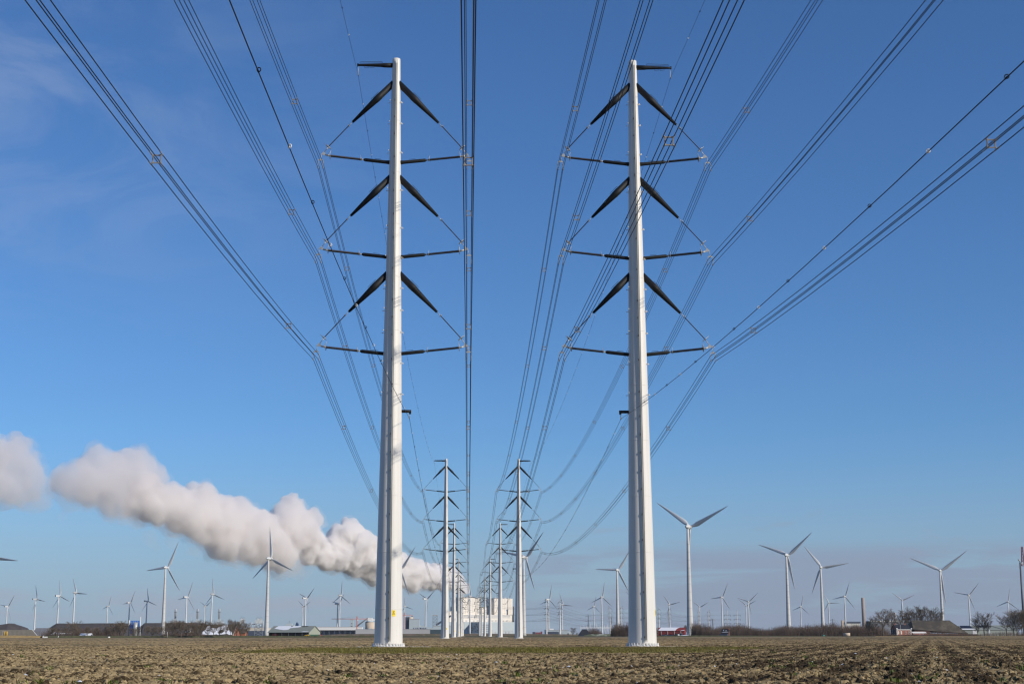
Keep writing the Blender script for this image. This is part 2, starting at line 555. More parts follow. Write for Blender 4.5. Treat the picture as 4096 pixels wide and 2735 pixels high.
M_GRASS = mat('olive_winter_grass', (0.15, 0.135, 0.02), 0.8, 0.4, 0.8, col2=(0.20, 0.16, 0.06))
wx, wy = wedge_points(560, 36, 120, 1.5)
clump = (np.sin(wx * .5 + wy * .21) + np.sin(wy * .33 - wx * .27)) > -0.6
wx, wy = wx[clump], wy[clump]
P_, q_, t_ = leaf_blades(wx, wy, ground_z(wx, wy), 16, 0.05 + 0.13 * rw.random(len(wx)) ** 2, 0.26, 0.012, 6)
tag(blade_object('weeds', P_, q_, t_, M_WEED), 'small yellow green weed tufts scattered over the ploughed soil', 'weeds', None, 'stuff')
n = 60000
gx_, gy_ = -24 + 58 * rw.random(n), 93 + 66 * rw.random(n)
keep = in_strip(gx_, gy_) > 0.35 + 0.4 * rw.random(n)
gx_, gy_ = gx_[keep], gy_[keep]
P_, q_, t_ = leaf_blades(gx_, gy_, ground_z(gx_, gy_), 2, 0.05 + 0.11 * vnoise(gx_, gy_, 3.0, 19) + 0.05 * rw.random(len(gx_)), 0.2, 0.011, 8)
tag(blade_object('grass_strip', P_, q_, t_, M_GRASS), 'strip of olive winter grass across the feet of the nearest pylons', 'grass', None, 'stuff')
sx, sy = wedge_points(300, 36, 100, 1.5)
sx[-24:] = -12.5 + 6 * rw.random(24); sy[-24:] = 140 + 12 * rw.random(24)
sz = ground_z(sx, sy)
sb = MB()
M_SCRAP = mat('thin_snow', (0.66, 0.68, 0.72), 0.75, 0.08, 3)
for x, y, z in zip(sx, sy, sz):
    k = 7; rr0 = 0.02 + 0.055 * rw.random() ** 2 + (0.12 if y > 135 else 0)
    ring = [(x + math.cos(a) * rr0 * (0.5 + rw.random()) * 1.5, y + math.sin(a) * rr0 * (0.5 + rw.random())) for a in np.linspace(0, 6.283, k + 1)[:-1]]
    sb.add([(x, y, z + .035)] + [(a, b_, z - .012) for a, b_ in ring], [(0, 1 + i, 1 + (i + 1) % k) for i in range(k)], True)
tag(sb.build('snow_remnants', M_SCRAP), 'scraps of old snow lying between the clods', 'snow', None, 'stuff')

# the land as one sheet to the horizon, under the ploughed field
M_LAND = bpy.data.materials.new('flat_land')
M_LAND.use_nodes = True
nt = M_LAND.node_tree
pb = nt.nodes['Principled BSDF']
pb.inputs['Roughness'].default_value = 0.95
pb.inputs['Specular IOR Level'].default_value = 0.1
geo = nd(nt, 'ShaderNodeNewGeometry')
mp = nd(nt, 'ShaderNodeMapping'); mp.inputs['Scale'].default_value = (0.5, 0.12, 1)
nt.links.new(geo.outputs['Position'], mp.inputs[0])
nz = nd(nt, 'ShaderNodeTexNoise'); nz.inputs['Scale'].default_value = 1.6; nz.inputs['Detail'].default_value = 7; nz.inputs['Roughness'].default_value = 0.7
nt.links.new(mp.outputs[0], nz.inputs['Vector'])
r1 = ramp(nt, [(0.3, (0.16, 0.118, 0.066)), (0.7, (0.34, 0.252, 0.142))]); nt.links.new(nz.outputs['Fac'], r1.inputs[0])
r2 = ramp(nt, [(0.3, (0.07, 0.068, 0.035)), (0.7, (0.15, 0.13, 0.07))]); nt.links.new(nz.outputs['Fac'], r2.inputs[0])
sp = nd(nt, 'ShaderNodeSeparateXYZ'); nt.links.new(geo.outputs['Position'], sp.inputs[0])
far = math_n(nt, 'GREATER_THAN', sp.outputs['Y'], 905.0)
nt.links.new(mixc(nt, far, r1.outputs[0], r2.outputs[0]), pb.inputs['Base Color'])
g = MB()
ysl = [-600, 0, 300, 900, 2000, 6000, 16000, 40000]
for ya, yb in zip(ysl[:-1], ysl[1:]):
    g.add([(-30000, ya, 0.015), (30000, ya, 0.015), (30000, yb, 0.015), (-30000, yb, 0.015)], [(0, 1, 2, 3)])
tag(g.build('ground', M_LAND), kind='structure')

# verges and low banks beyond the field
def bank(name, pts, y, depth, m, top_noise=0.0, seed=1):
    """a low earth bank: outline given as photo pixels (px, py of its crest) at distance y"""
    b = MB()
    P = [at(px, py, y) for px, py in pts]
    vs = []
    for p in P:
        t = max(0.08, p.z)
        vs += [(p.x, y - t * 2.4, 0.0), (p.x, y, t), (p.x * (1 + depth / y), y + depth, t), (p.x * (1 + depth / y), y + depth + t * 3, 0.0)]
    fs = []
    for i in range(len(P) - 1):
        a = i * 4
        for k in range(3):
            fs.append((a + k, a + 4 + k, a + 5 + k, a + 1 + k))
    b.add(vs, fs, True)
    return tag(b.build(name, m), kind='structure')
M_VERGE = mat('winter_grass_verge', (0.085, 0.085, 0.035), 0.95, 0.35, 0.6, stretch=(1, 0.3, 1))
M_REED = mat('dry_reed', (0.36, 0.25, 0.10), 0.95, 0.25, 0.5)
M_BANKB = mat('brown_bank', (0.14, 0.105, 0.07), 0.95, 0.3, 0.25, stretch=(1, 0.3, 1), col2=(0.10, 0.09, 0.045))
M_BANKG = mat('green_bank_with_frost', (0.10, 0.115, 0.06), 0.95, 0.25, 0.4, col2=(0.34, 0.36, 0.30), two=(0.5, 0.62))
bank('grass_verge', [(-500, 2541.5), (400, 2541.0), (900, 2541), (1400, 2542.0), (1500, 2543)], 985, 40, M_VERGE)
bank('grass_verge', [(2520, 2543.0), (2780, 2540.0), (3000, 2541.0), (3400, 2543.5), (4600, 2543.5)], 1180, 40, M_VERGE)
bank('reed_margin', [(-400, 2539.5), (60, 2539.8), (165, 2541.5)], 930, 20, M_REED)
bank('reed_margin', [(3500, 2542.5), (3800, 2542), (4600, 2542)], 1080, 30, M_REED)
bank('grass_verge', [(3280, 2549.5), (3500, 2548.0), (3760, 2548.0), (3830, 2549.5)], 660, 24, M_VERGE)
bank('snow_strip', [(3770, 2551.5), (3800, 2550.0), (3850, 2549.0), (3920, 2548.5), (3935, 2549.0)], 640, 4, M_SNOW)
bank('brown_dike', [(1270, 2538.5), (1360, 2534.5), (1500, 2533.5), (1900, 2533), (2120, 2534), (2330, 2535.5), (2380, 2538)], 2650, 60, M_BANKB)
bank('green_dike', [(2335, 2540), (2362, 2534.5), (2470, 2533.5), (2540, 2535), (2620, 2537)], 1560, 40, M_BANKG)

# ------------------------------------------------------------------ the white double pylons
XL, XR = -8.10, 17.82                       # the two rows
YS = [157.1, 539.9, 857.1, 1254.4, 1662.3, 2061.8]
YT = 2385.0                                 # the tension pair at the end of the straight
PH = 63.15
def prad(z):
    return 1.435 - 0.0159 * z
TIERS = [52.36, 41.85, 31.35]               # height of the outer insulator joints
def build_shaft(detail=True):
    b = MB()
    prof = [(1.46, 0.3), (1.44, 0.5)]
    joints = [3.9, 9.6, 15.4, 21.2, 27.0, 32.8, 38.6, 44.4, 50.2, 56.0]
    prof += [(prad(PH - 0.25), PH - 0.25), (prad(PH) - 0.01, PH)]
    b.lathe(prof, 48)
    for j in joints:                          # weld seams, a few millimetres proud
        b.lathe([(prad(j - 0.03), j - 0.04), (prad(j - 0.03) + 0.02, j - 0.03), (prad(j + 0.03) + 0.02, j + 0.03), (prad(j + 0.03), j + 0.04)], 48, caps=False)
    return b.mesh('shaft', M_WHITE)
def cone_arm(p0, p1, radii, n=14):
    """tapered arm; radii = [(t, r)...]"""
    b = MB()
    p0, p1 = Vector(p0), Vector(p1)
    b.tube([p0.lerp(p1, t) for t, _ in radii], [r for _, r in radii], n)
    return b
def ribbed(p0, p1, core, shed, pitch, n=8):
    p0, p1 = Vector(p0), Vector(p1)
    L = (p1 - p0).length
    b = MB()
    pts, rad = [p0], [core]
    k = max(4, int(L / pitch))
    for i in range(k):
        t = (i + 0.3) / k
        pts += [p0.lerp(p1, t - 0.16 / k), p0.lerp(p1, t), p0.lerp(p1, t + 0.16 / k)]
        rad += [core, shed, core]
    pts.append(p1); rad.append(core)
    b.tube(pts, rad, n)
    return b
MESH = {}
def M(key, fn):
    if key not in MESH:
        MESH[key] = fn()
    return MESH[key]
BX = 8.02                                    # distance of a conductor bundle from the shaft
BDZ = -1.36                                  # bundle centre below the joint plate
def pylon(name, label, loc, side, detail=True, group='double rows of white pylons'):
    """side -1: earth wire arm to the left and signal wire arm to the right; +1 mirrored"""
    t = thing(name, label, 'pylon', loc, 0, group)
    part('shaft', M('shaft', build_shaft), t)
    def flange():
        b = MB()
        b.lathe([(1.71, 0.0), (1.71, 0.16), (1.50, 0.2), (1.46, 0.32)], 48)
        return b.mesh('base_flange', M_WHITE)
    fl = part('base_flange', M('flange', flange), t)
    def pad():
        b = MB(); b.lathe([(3.9, -0.05), (3.9, 0.11), (3.75, 0.14), (1.6, 0.14)], 40, (0.5, -0.6, 0))
        return b.mesh('foundation_pad', M_PAD)
    part('foundation_pad', M('pad', pad), t)
    if detail:
        def bolt():
            b = MB(); b.lathe([(0.06, 0.0), (0.06, 0.12), (0.03, 0.13), (0.03, 0.3)], 8)
            return b.mesh('bolt', M_TRIM)
        for k in range(30):
            a = 2 * math.pi * (k + 0.4) / 30
            part('bolt', M('bolt', bolt), fl, (1.6 * math.cos(a), 1.6 * math.sin(a), 0.17))
    # cable ladder up the front
    a = R(-90 + 7.5)
    ca, sa = math.cos(a), math.sin(a)
    def ladder_pt(z, out, sidew):
        r = prad(z) + out
        return Vector((r * ca - sidew * sa, r * sa + sidew * ca, z))
    def duct():
        b = MB()
        zs = (0.75, 20, 40, 62.9)
        for z0, z1 in zip(zs[:-1], zs[1:]):
            p = [ladder_pt(z, o, w) for z in (z0, z1) for o, w in ((0.16, -0.12), (0.16, 0.12), (0.19, 0.12), (0.19, -0.12))]
            b.add(p, [(0, 1, 5, 4), (1, 2, 6, 5), (2, 3, 7, 6), (3, 0, 4, 7)])
        return b.mesh('cable_duct', M_DUCT)
    du = part('cable_duct', M('duct', duct), t)
    for w, mm, kk in ((-0.05, M_CABLE2, 'c1'), (0.06, M_CABLE, 'c2')):
        part('cable', M(kk, lambda: MB().tube([ladder_pt(z, 0.225, w) for z in (0.6, 20, 40, 62.5)], 0.032, 6).mesh('cable', mm)), du)
    if detail:
        def bracket():
            b = MB()
            b.box((-0.15, 0.03, 0.0), (0.06, 0.16, 0.06)); b.box((-0.17, -0.06, 0.05), (0.04, 0.05, 0.20))
            return b.mesh('bracket', M_RUST)
        rnb = random.Random(4)
        z = 1.0
        while z < 61:
            part('bracket', M('bracket', bracket), du, ladder_pt(z, 0.1, 0.0), (0, 0, R(7.5)))
            z += rnb.choice((1.9, 2.6, 3.4))
        def peg():
            b = MB(); b.tube([(0, 0, 0), (0.2, 0, 0)], 0.035, 6); b.tube([(0.19, 0, 0), (0.25, 0, 0.0)], 0.055, 6)
            return b.mesh('step_peg', M_TRIM)
        zz = 26.0
        while zz < 62:
            for ang in (-150, -28, -5, 178):
                r = prad(zz)
                part('step_peg', M('peg', peg), t, (r * math.cos(R(ang)) * 0.99, r * math.sin(R(ang)) * 0.99, zz + 0.2 * (ang < -100)), (0, 0, R(ang)))
            zz += rnb.choice((2.4, 3.3, 4.2))
    # yellow number plate with its letter
    ang = R(-90 + (24 if side < 0 else 74))
    r = prad(3.45) + 0.012
    def sign_mesh():
        b = MB()
        for k in range(4):
            a0, a1 = (-0.13 + 0.065 * k) , (-0.13 + 0.065 * (k + 1))
            p = [Vector((1.40 * math.cos(q), 1.40 * math.sin(q), z)) - Vector((1.38, 0, 0)) for q in (a0, a1) for z in (-0.31, 0.31)]
            o = [v + Vector((-0.03, 0, 0)) for v in p]
            b.add(p + o, [(0, 2, 3, 1), (4, 5, 7, 6), (1, 3, 7, 5), (0, 4, 6, 2)])
        return b.mesh('number_plate', M_YEL)
    sg = part('number_plate', M('sign', sign_mesh), t, (r * math.cos(ang), r * math.sin(ang), 3.45), (0, 0, ang))
    if detail:
        def zletter():
            b = MB(); x = 0.035
            b.box((x, 0, 0.235), (0.012, 0.16, 0.03)); b.box((x, 0, 0.035), (0.012, 0.16, 0.03))
            b.prism([(x - 0.006, -0.08, 0.035), (x - 0.006, -0.035, 0.035), (x - 0.006, 0.08, 0.235), (x - 0.006, 0.035, 0.235)], (0.012, 0, 0))
            return b.mesh('letter', M_INK)
        def zbar():
            return MB().box((0.03, 0, -0.065), (0.02, 0.3, 0.045)).mesh('stripe', M_INK)
        part('letter', M('z', zletter), sg); part('stripe', M('zb', zbar), sg)
    # top arm for the earth wire, outwards
    s = side
    def earth_arm():
        b = cone_arm((s * 0.4, 0, 62.42), (s * 4.2, 0, 62.42), [(0, 0.27), (0.25, 0.25), (0.3, 0.21), (0.9, 0.13), (1, 0.12)])
        b.box((s * 4.2, 0, 62.42), (0.16, 0.2, 0.3))
        return b.mesh('earth_wire_arm', M_BLACK)
    ea = part('earth_wire_arm', M(('ea', s), earth_arm), t)
    def rail():
        b = MB()
        for y in (-0.2, 0.2):
            b.tube([(s * 1.5, y, 62.62), (s * 1.55, y, 62.78), (s * 3.9, y, 62.72), (s * 4.0, y, 62.55)], 0.022, 5)
            for x in (2.9, 3.5):
                b.tube([(s * x, y, 62.72), (s * x, y, 62.22), (s * (x - 0.45), y, 62.18), (s * (x - 0.45), y, 62.7)], 0.022, 5)
        return b.mesh('hand_rail', M_BLACK)
    part('hand_rail', M(('rail', s), rail), ea)
    def link():
        b = MB()
        b.tube([(s * 4.12, 0, 62.3), (s * 4.15, 0, 61.35)], 0.03, 5); b.box((s * 4.15, 0, 61.6), (0.08, 0.06, 0.3)); b.box((s * 4.15, 0, 61.3), (0.12, 0.35, 0.12))
        return b.mesh('wire_clamp', M_GALV)
    part('wire_clamp', M(('link', s), link), ea)
    # short arm for the signal wire, inwards
    def sig_arm():
        b = MB(); b.tube([(-s * 0.9, 0, 24.25), (-s * 2.05, 0, 24.25)], 0.16, 10)
        b.box((-s * 1.93, 0, 24.1), (0.22, 0.1, 0.3))
        return b.mesh('signal_wire_arm', M_BLACK)
    sa_ = part('signal_wire_arm', M(('sa', s), sig_arm), t)
    def sig_link():
        b = MB(); b.tube([(-s * 1.9, 0, 24.1), (-s * 1.87, 0, 23.6)], 0.04, 5); b.box((-s * 1.87, 0, 23.55), (0.12, 0.4, 0.14))
        return b.mesh('wire_clamp', M_GALV)
    part('wire_clamp', M(('sl', s), sig_link), sa_)
    for tz in TIERS:
        for d in (-1, 1):
            z0 = tz + 8.0
            def brace():
                b = cone_arm((d * 0.25, 0, z0 + 0.05), (d * 4.66, 0, tz + 3.52), [(0, 0.33), (0.33, 0.35), (0.335, 0.37), (0.45, 0.36), (0.455, 0.34), (1, 0.135)])
                return b.mesh('brace', M_BLACK)
            br = part('brace', M(('br', d, tz), brace), t)
            def handle():
                b = MB()
                p0, p1 = Vector((d * 0.25, 0, z0)), Vector((d * 4.66, 0, tz + 3.52))
                n = Vector((d * 0.71, 0, 0.71))
                b.tube([p0.lerp(p1, .30) + n * .34, p0.lerp(p1, .30) + n * .48, p0.lerp(p1, .48) + n * .47, p0.lerp(p1, .48) + n * .33], 0.02, 5)
                return b.mesh('handle', M_BLACK)
            if detail:
                part('handle', M(('hd', d, tz), handle), br)
            def rod():
                p0, p1 = Vector((d * 5.0, 0, tz + 3.18)), Vector((d * 7.30, 0, tz + 0.62))
                b = ribbed(p0, p1, 0.045, 0.085, 0.085, 7)
                return b.mesh('rod_insulator', M_INS)
            ri = part('rod_insulator', M(('rod', d, tz), rod), t)
            ax = Vector((d * 3.0, 0, -3.44))
            def rodfit_in():
                b = MB()
                b.tube([Vector((d * 4.66, 0, tz + 3.52)), Vector((d * 5.08, 0, tz + 3.09))], 0.035, 6)
                b.torus(Vector((d * 5.05, 0, tz + 3.12)), ax, 0.16, 0.02, 12, 5)
                b.tube([Vector((d * 4.93, 0, tz + 3.01)), Vector((d * 5.17, 0, tz + 3.23))], 0.02, 4)
                return b.mesh('end_fitting', M_GALV)
            def rodfit_out():
                b = MB()
                n = Vector((d * 0.75, 0, 0.66)); c = Vector((d * 7.22, 0, tz + 0.70))
                b.tube([Vector((d * 7.16, 0, tz + 0.77)), Vector((d * 7.66, 0, tz + 0.08))], 0.04, 6)
                b.torus(c, ax, 0.33, 0.035, 16, 6)
                b.tube([c - n * .34, c + n * .52], 0.025, 5)
                return b.mesh('corona_ring', M_GALV)
            part('end_fitting', M(('rfi', d, tz), rodfit_in), ri)
            part('corona_ring', M(('rfo', d, tz), rodfit_out), ri)
            def post():
                b = MB(); b.tube([(d * 0.3, 0, tz - 1.02), (d * 0.6, 0, tz - 1.0), (d * 1.0, 0, tz - 0.97), (d * 3.22, 0, tz - 0.73), (d * 3.4, 0, tz - 0.71)], [0.23, 0.23, 0.19, 0.19, 0.1], 12)
                b.tube([(d * 1.5, 0, tz - 0.74), (d * 1.5, 0, tz - 0.64), (d * 2.2, 0, tz - 0.57), (d * 2.2, 0, tz - 0.67)], 0.02, 5)
                return b.mesh('cross_post', M_BLACK)
            part('cross_post', M(('po', d, tz), post), t)
            def pins():
                b = ribbed((d * 3.6, 0, tz - 0.69), (d * 7.1, 0, tz - 0.30), 0.11, 0.185, 0.12, 9)
                return b.mesh('post_insulator', M_INS)
            pi_ = part('post_insulator', M(('pi', d, tz), pins), t)
            def pfit_in():
                b = MB()
                b.tube([(d * 3.38, 0, tz - 0.72), (d * 3.72, 0, tz - 0.67)], 0.07, 8)
                b.torus((d * 3.68, 0, tz - 0.66), (1, 0, 0.11), 0.22, 0.018, 14, 5)
                b.tube([(d * 3.67, 0, tz - 0.88), (d * 3.68, 0, tz - 0.44), (d * 3.76, 0, tz - 0.2)], 0.018, 5)
                return b.mesh('end_fitting', M_GALV)
            def pfit_out():
                b = MB()
                b.tube([(d * 6.98, 0, tz - 0.31), (d * 7.5, 0, tz - 0.2)], 0.09, 8)
                b.torus((d * 7.02, 0, tz - 0.30), (1, 0, 0.11), 0.33, 0.035, 16, 6)
                b.tube([(d * 7.03, 0, tz - 0.63), (d * 7.02, 0, tz + 0.02), (d * 6.93, 0, tz + 0.3)], 0.025, 5)
                return b.mesh('corona_ring', M_GALV)
            part('end_fitting', M(('pfi', d, tz), pfit_in), pi_)
            part('corona_ring', M(('pfo', d, tz), pfit_out), pi_)
            def plate():
                b = MB()
                b.prism([(d * 7.45, -0.03, tz - 0.28), (d * 7.95, -0.03, tz - 0.18), (d * 7.98, -0.03, tz - 0.1), (d * 7.72, -0.03, tz + 0.14), (d * 7.6, -0.03, tz + 0.14)], (0, 0.06, 0))
                b.tube([(d * 7.95, 0, tz - 0.16), (d * 7.97, 0, tz - 0.68)], 0.03, 5)
                b.prism([(d * BX - 0.3, -0.02, tz - 0.85), (d * BX + 0.3, -0.02, tz - 0.85), (d * BX + 0.3, -0.02, tz - 0.79), (d * BX + 0.04, -0.02, tz - 0.63), (d * BX - 0.04, -0.02, tz - 0.63), (d * BX - 0.3, -0.02, tz - 0.79)], (0, 0.04, 0))
                for q in (-0.27, 0.27):
                    b.tube([(d * BX + q, 0, tz - 0.84), (d * BX + q, 0, tz - 1.08)], 0.02, 5)
                    for qq in (-0.035, 0.035):
                        b.tube([(d * BX + q + qq, 0, tz - 1.05), (d * BX + q + qq, 0, tz - 1.63)], 0.012, 4)
                    for zq in (-1.09, -1.63):
                        b.box((d * BX + q, 0, tz + zq), (0.11, 0.34, 0.13))
                return b.mesh('suspension_yoke', M_GALV)
            part('suspension_yoke', M(('pl', d, tz), plate), t)
    return t

ORD = ['nearest', 'second nearest', 'third', 'fourth', 'fifth', 'sixth']
pl = pylon('pylon', 'nearest white pylon of the left row, tall in front of the steam plume', (XL, YS[0], 0), -1)
pr = pylon('pylon', 'nearest white pylon of the right row, tall to the left of the big turbine', (XR, YS[0], 0), 1)
SKIP = ('bolt', 'bracket', 'step_peg', 'handle', 'letter', 'stripe')
for i in range(1, 6):
    for src, x, nm in ((pl, XL, 'left'), (pr, XR, 'right')):
        c = copy_tree(src, None, SKIP if i > 1 else ('bolt', 'step_peg'))
        c.location = (x, YS[i], 0)
        c['label'] = f'{ORD[i]} white pylon from the front in the {nm} row, black diagonal arms'

def tension_pylon(label, loc, rz=0.0, group='double rows of white pylons'):
    t = thing('tension_pylon', label, 'pylon', loc, rz, group)
    part('shaft', M('shaft', build_shaft), t)
    for tz in (51.5, 41.0, 30.6):
        for d in (-1, 1):
            def arm():
                return cone_arm((d * 0.3, 0, tz), (d * 8.3, 0, tz + 0.35), [(0, 0.42), (0.3, 0.36), (1, 0.2)]).mesh('cross_arm', M_BLACK)
            ar = part('cross_arm', M(('ta', d, tz), arm), t)
            def loop():
                b = MB()
                for q in (-0.25, 0.25):
                    b.tube([(d * 8.1 + q, -4.5, tz - 0.4), (d * 8.1 + q, -2.6, tz - 2.7), (d * 8.1 + q, 0, tz - 3.8), (d * 8.1 + q, 2.6, tz - 2.7), (d * 8.1 + q, 4.5, tz - 0.4)], 0.09, 5)
                b.tube([(d * 8.1, 0, tz), (d * 8.1, -4.6, tz - 0.3)], 0.12, 6); b.tube([(d * 8.1, 0, tz), (d * 8.1, 4.6, tz - 0.3)], 0.12, 6)
                b.tube([(d * 8.1, 0, tz), (d * 8.1, 0, tz - 3.8)], 0.09, 5)
                return b.mesh('jumper_loop', M_WIRE)
            part('jumper_loop', M(('tl', d, tz), loop), ar)
    s = -1
    part('earth_wire_arm', M('tea', lambda: cone_arm((0, 0, 62.4), (-4.2, 0, 62.4), [(0, 0.26), (1, 0.13)]).mesh('earth_wire_arm', M_BLACK)), t)
    return t
tension_pylon('last pylon of the left straight row, with level arms and hanging loops', (XL, YT, 0))
tension_pylon('last pylon of the right straight row, with level arms and hanging loops', (XR, YT, 0))
# the rows turn away to the right
def far_x(px, Y):
    return gx(px, Y)
TURN = [(2750, 2186.5, 2240.5, 'third pair from the right end'), (3360, 2440.5, 2487.0, ''), (3560, 2637.5, 2680.5, ''), (3940, 2797.0, 2836.5, '')]
FARLAB = ['left slim pylon of the pair before the light blue warehouse', 'right slim pylon of the pair before the light blue warehouse',
          'slim pylon rising behind the white substation gantry', 'slim pylon rising behind the dark bush left of the big right pylon',
          'slim pylon above the left end of the red barn', 'slim pylon above the middle of the red barn roof',
          'slim pylon right of the big turbine, left of its pair', 'slim pylon right of the big turbine, right of its pair']
far_pos = []
k = 0
for Y, pa, pb_, _ in TURN:
    for src, px in ((pl, pa), (pr, pb_)):
        c = copy_tree(src, None, SKIP + ('cable', 'hand_rail', 'end_fitting', 'corona_ring', 'number_plate', 'wire_clamp', 'cable_duct'))
        c.location = (gx(px, Y), Y, 0)
        c.rotation_euler = (0, 0, R(-18))
        c['label'] = FARLAB[k]; c['group'] = 'far pylons turning away to the right'
        far_pos.append(c.location.copy())
        k += 1
for px, lab in ((2912, 'left level armed pylon rising over the thicket beside the black roofed house'), (2951, 'right level armed pylon rising over the thicket right of the black roofed house')):
    c = tension_pylon(lab, (gx(px, 3960), 3960, 0), R(-18), 'far pylons turning away to the right')
    far_pos.append(c.location.copy())

# ------------------------------------------------------------------ conductors
def sagged(p0, p1, sag, n):
    p0, p1 = Vector(p0), Vector(p1)
    return [p0.lerp(p1, i / n) - Vector((0, 0, 4 * sag * (i / n) * (1 - i / n))) for i in range(n + 1)]
def sag_for(L):
    return 7.0 * (L / 382.0) ** 2
def spacer_mesh():
    b = MB()
    h = 0.2
    c = [(-h, -h), (-h + 0.08, -h - 0.02), (h - 0.08, -h - 0.02), (h, -h)]
    for x0, z0, x1, z1 in ((-h, -h + .06, -h, h - .06), (h, -h + .06, h, h - .06), (-h + .06, -h, h - .06, -h), (-h + .06, h, h - .06, h)):
        b.box(((x0 + x1) / 2, 0, (z0 + z1) / 2), (abs(x1 - x0) + 0.055, 0.07, abs(z1 - z0) + 0.055))
    for sx in (-1, 1):
        for sz in (-1, 1):
            b.tube([(sx * (h - 0.05), 0, sz * (h - 0.05)), (sx * 0.275, 0, sz * 0.27)], 0.045, 6)
            b.tube([(sx * 0.27, -0.5, sz * 0.27), (sx * 0.27, 0.5, sz * 0.27)], 0.034, 6)
    return b.mesh('spacer', M_SPACER)
TN = ['top', 'middle', 'bottom']
SPN = ['overhead to the nearest pylon', 'from first to second pylon', 'from second to third pylon', 'from third to fourth pylon', 'from fourth to fifth pylon', 'from fifth to sixth pylon', 'from sixth to level armed pylon']
YW = [157.1 - 380.0] + YS + [YT - 4.6]
WR = 0.026
for rx, side, rown in ((XL, -1, 'left'), (XR, 1, 'right')):
    for si in range(7):
        y0, y1 = YW[si], YW[si + 1]
        L = y1 - y0
        for ti, tz in enumerate(TIERS):
            for d in (-1, 1):
                zb = tz + BDZ
                z1 = zb if si < 6 else (51.5, 41.0, 30.6)[ti] - 0.4
                x = rx + d * BX
                io = 'outer' if d == side else 'inner'
                t = thing('conductor_bundle', f'{TN[ti]} {io} bundle of four wires, {rown} row, {SPN[si]}', 'power line', (x, y0, zb), 0, 'four wire conductor bundles')
                sag = sag_for(L)
                n = 26 if si < 3 else 14
                mid = sagged((0, 0, 0), (0, L, z1 - zb), sag, n)
                if si < 3:
                    for qx in (-0.27, 0.27):
                        for qz in (-0.27, 0.27):
                            part('wire', M(('w', si, ti, qx, qz), lambda: MB().tube([p + Vector((qx, 0, qz)) for p in mid], WR, 6, caps=False).mesh('wire', M_WIRE)), t)
                else:
                    def four():
                        b = MB()
                        for qx in (-0.27, 0.27):
                            for qz in (-0.27, 0.27):
                                b.tube([p + Vector((qx, 0, qz)) for p in mid], 0.03, 3, caps=False)
                        return b.mesh('wire', M_WIRE)
                    w = part('wire', M(('w4', si, ti), four), t)
                    w['kind'] = 'stuff'
                # spacers
                pos = []
                if si == 0:
                    pos = [L - 24.4, L - 82, L - 141, L - 199] if rx < 0 else [L - 22.8, L - 86, L - 145, L - 203]
                else:
                    pos = [37 + 57.3 * j for j in range(int((L - 50) / 57.3) + 1)] + [L - 24]
                for sy in pos:
                    u = sy / L
                    z = (z1 - zb) * u - 4 * sag * u * (1 - u)
                    slope = math.atan(((z1 - zb) - 4 * sag * (1 - 2 * u)) / L)
                    part('spacer', M('spacer', spacer_mesh), t, (0, sy, z), (slope, 0, 0))
        # earth wire and signal wire with bird markers
        for nm, dx, z, sag0, cat, lab, big in (('earth_wire', side * 4.15, 61.25, 6.6, 'earth wire', 'thin earth wire with bird markers, top of', 1.0), ('signal_wire', -side * 1.87, 23.52, 7.2, 'signal wire', 'low signal wire with ring markers,', 1.0)):
            t = thing(nm, f'{lab} {rown} row, {SPN[si]}', cat, (rx + dx, y0, z), 0, 'single wires with bird markers')
            sag = sag0 * (L / 382.0) ** 2
            n = 26 if si < 3 else 14
            rad = 0.016 if nm == 'earth_wire' else 0.02
            part('wire', M((nm, si), lambda: MB().tube(sagged((0, 0, 0), (0, L, 0), sag, n), rad, 6, caps=False).mesh('wire', M_WIRE)), t)
            if si < 2:
                st = 7.8
                for j in range(1, int(L / st)):
                    sy = j * st
                    if si == 0 and sy < 200:
                        continue
                    u = sy / L
                    def mk(mm, k):
                        def f():
                            b = MB(); b.torus((0.02, 0, 0.02), (0.35, 1, 0.1), 0.062, 0.018, 12, 5); b.tube([(0, -0.12, -0.02), (0, 0.12, -0.02)], 0.026, 6)
                            return b.mesh('bird_marker', mm)
                        return M(('mk', k), f)
                    part('bird_marker', mk(M_TRIM, 'w') if j % 2 else mk(M_BLACK, 'b'), t, (0, sy, -4 * sag * u * (1 - u) + 0.03))
# from the tension pair off to the right
def far_span(pa, pb_, lab, grp='far power lines'):
    t = thing('conductor_bundle', lab, 'power line', (pa[0], pa[1], 0), 0, grp)
    b = MB()
    A = Vector((0, 0, 0)); B = Vector((pb_[0] - pa[0], pb_[1] - pa[1], 0))
    L = B.length
    for tz in (51.0, 40.6, 30.1):
        for d in (-1, 1):
            for q in (-0.3, 0.3):
                b.tube(sagged(A + Vector((d * BX + q, 0, tz - 1)), B + Vector((d * BX + q, 0, tz - 1)), min(11, sag_for(L) * 0.8), 12), 0.06, 3, caps=False)
    w = b.build('wire', M_WIRE, t)
    w['kind'] = 'stuff'
P7 = [Vector((XL, YT, 0)), Vector((XR, YT, 0))]
chain = [P7] + [far_pos[i:i + 2] for i in range(0, 10, 2)]
seg = ['from the level armed pair to the warehouse pair', 'from the warehouse pair to the gantry pair', 'from the gantry pair to the red barn pair', 'from the red barn pair past the big turbine', 'from the big turbine to the thicket pair']
for a_, b_, s_ in zip(chain[:-1], chain[1:], seg):
    for i, nm in ((0, 'left'), (1, 'right')):
        far_span(a_[i], b_[i], f'distant lines of the {nm} row {s_}')

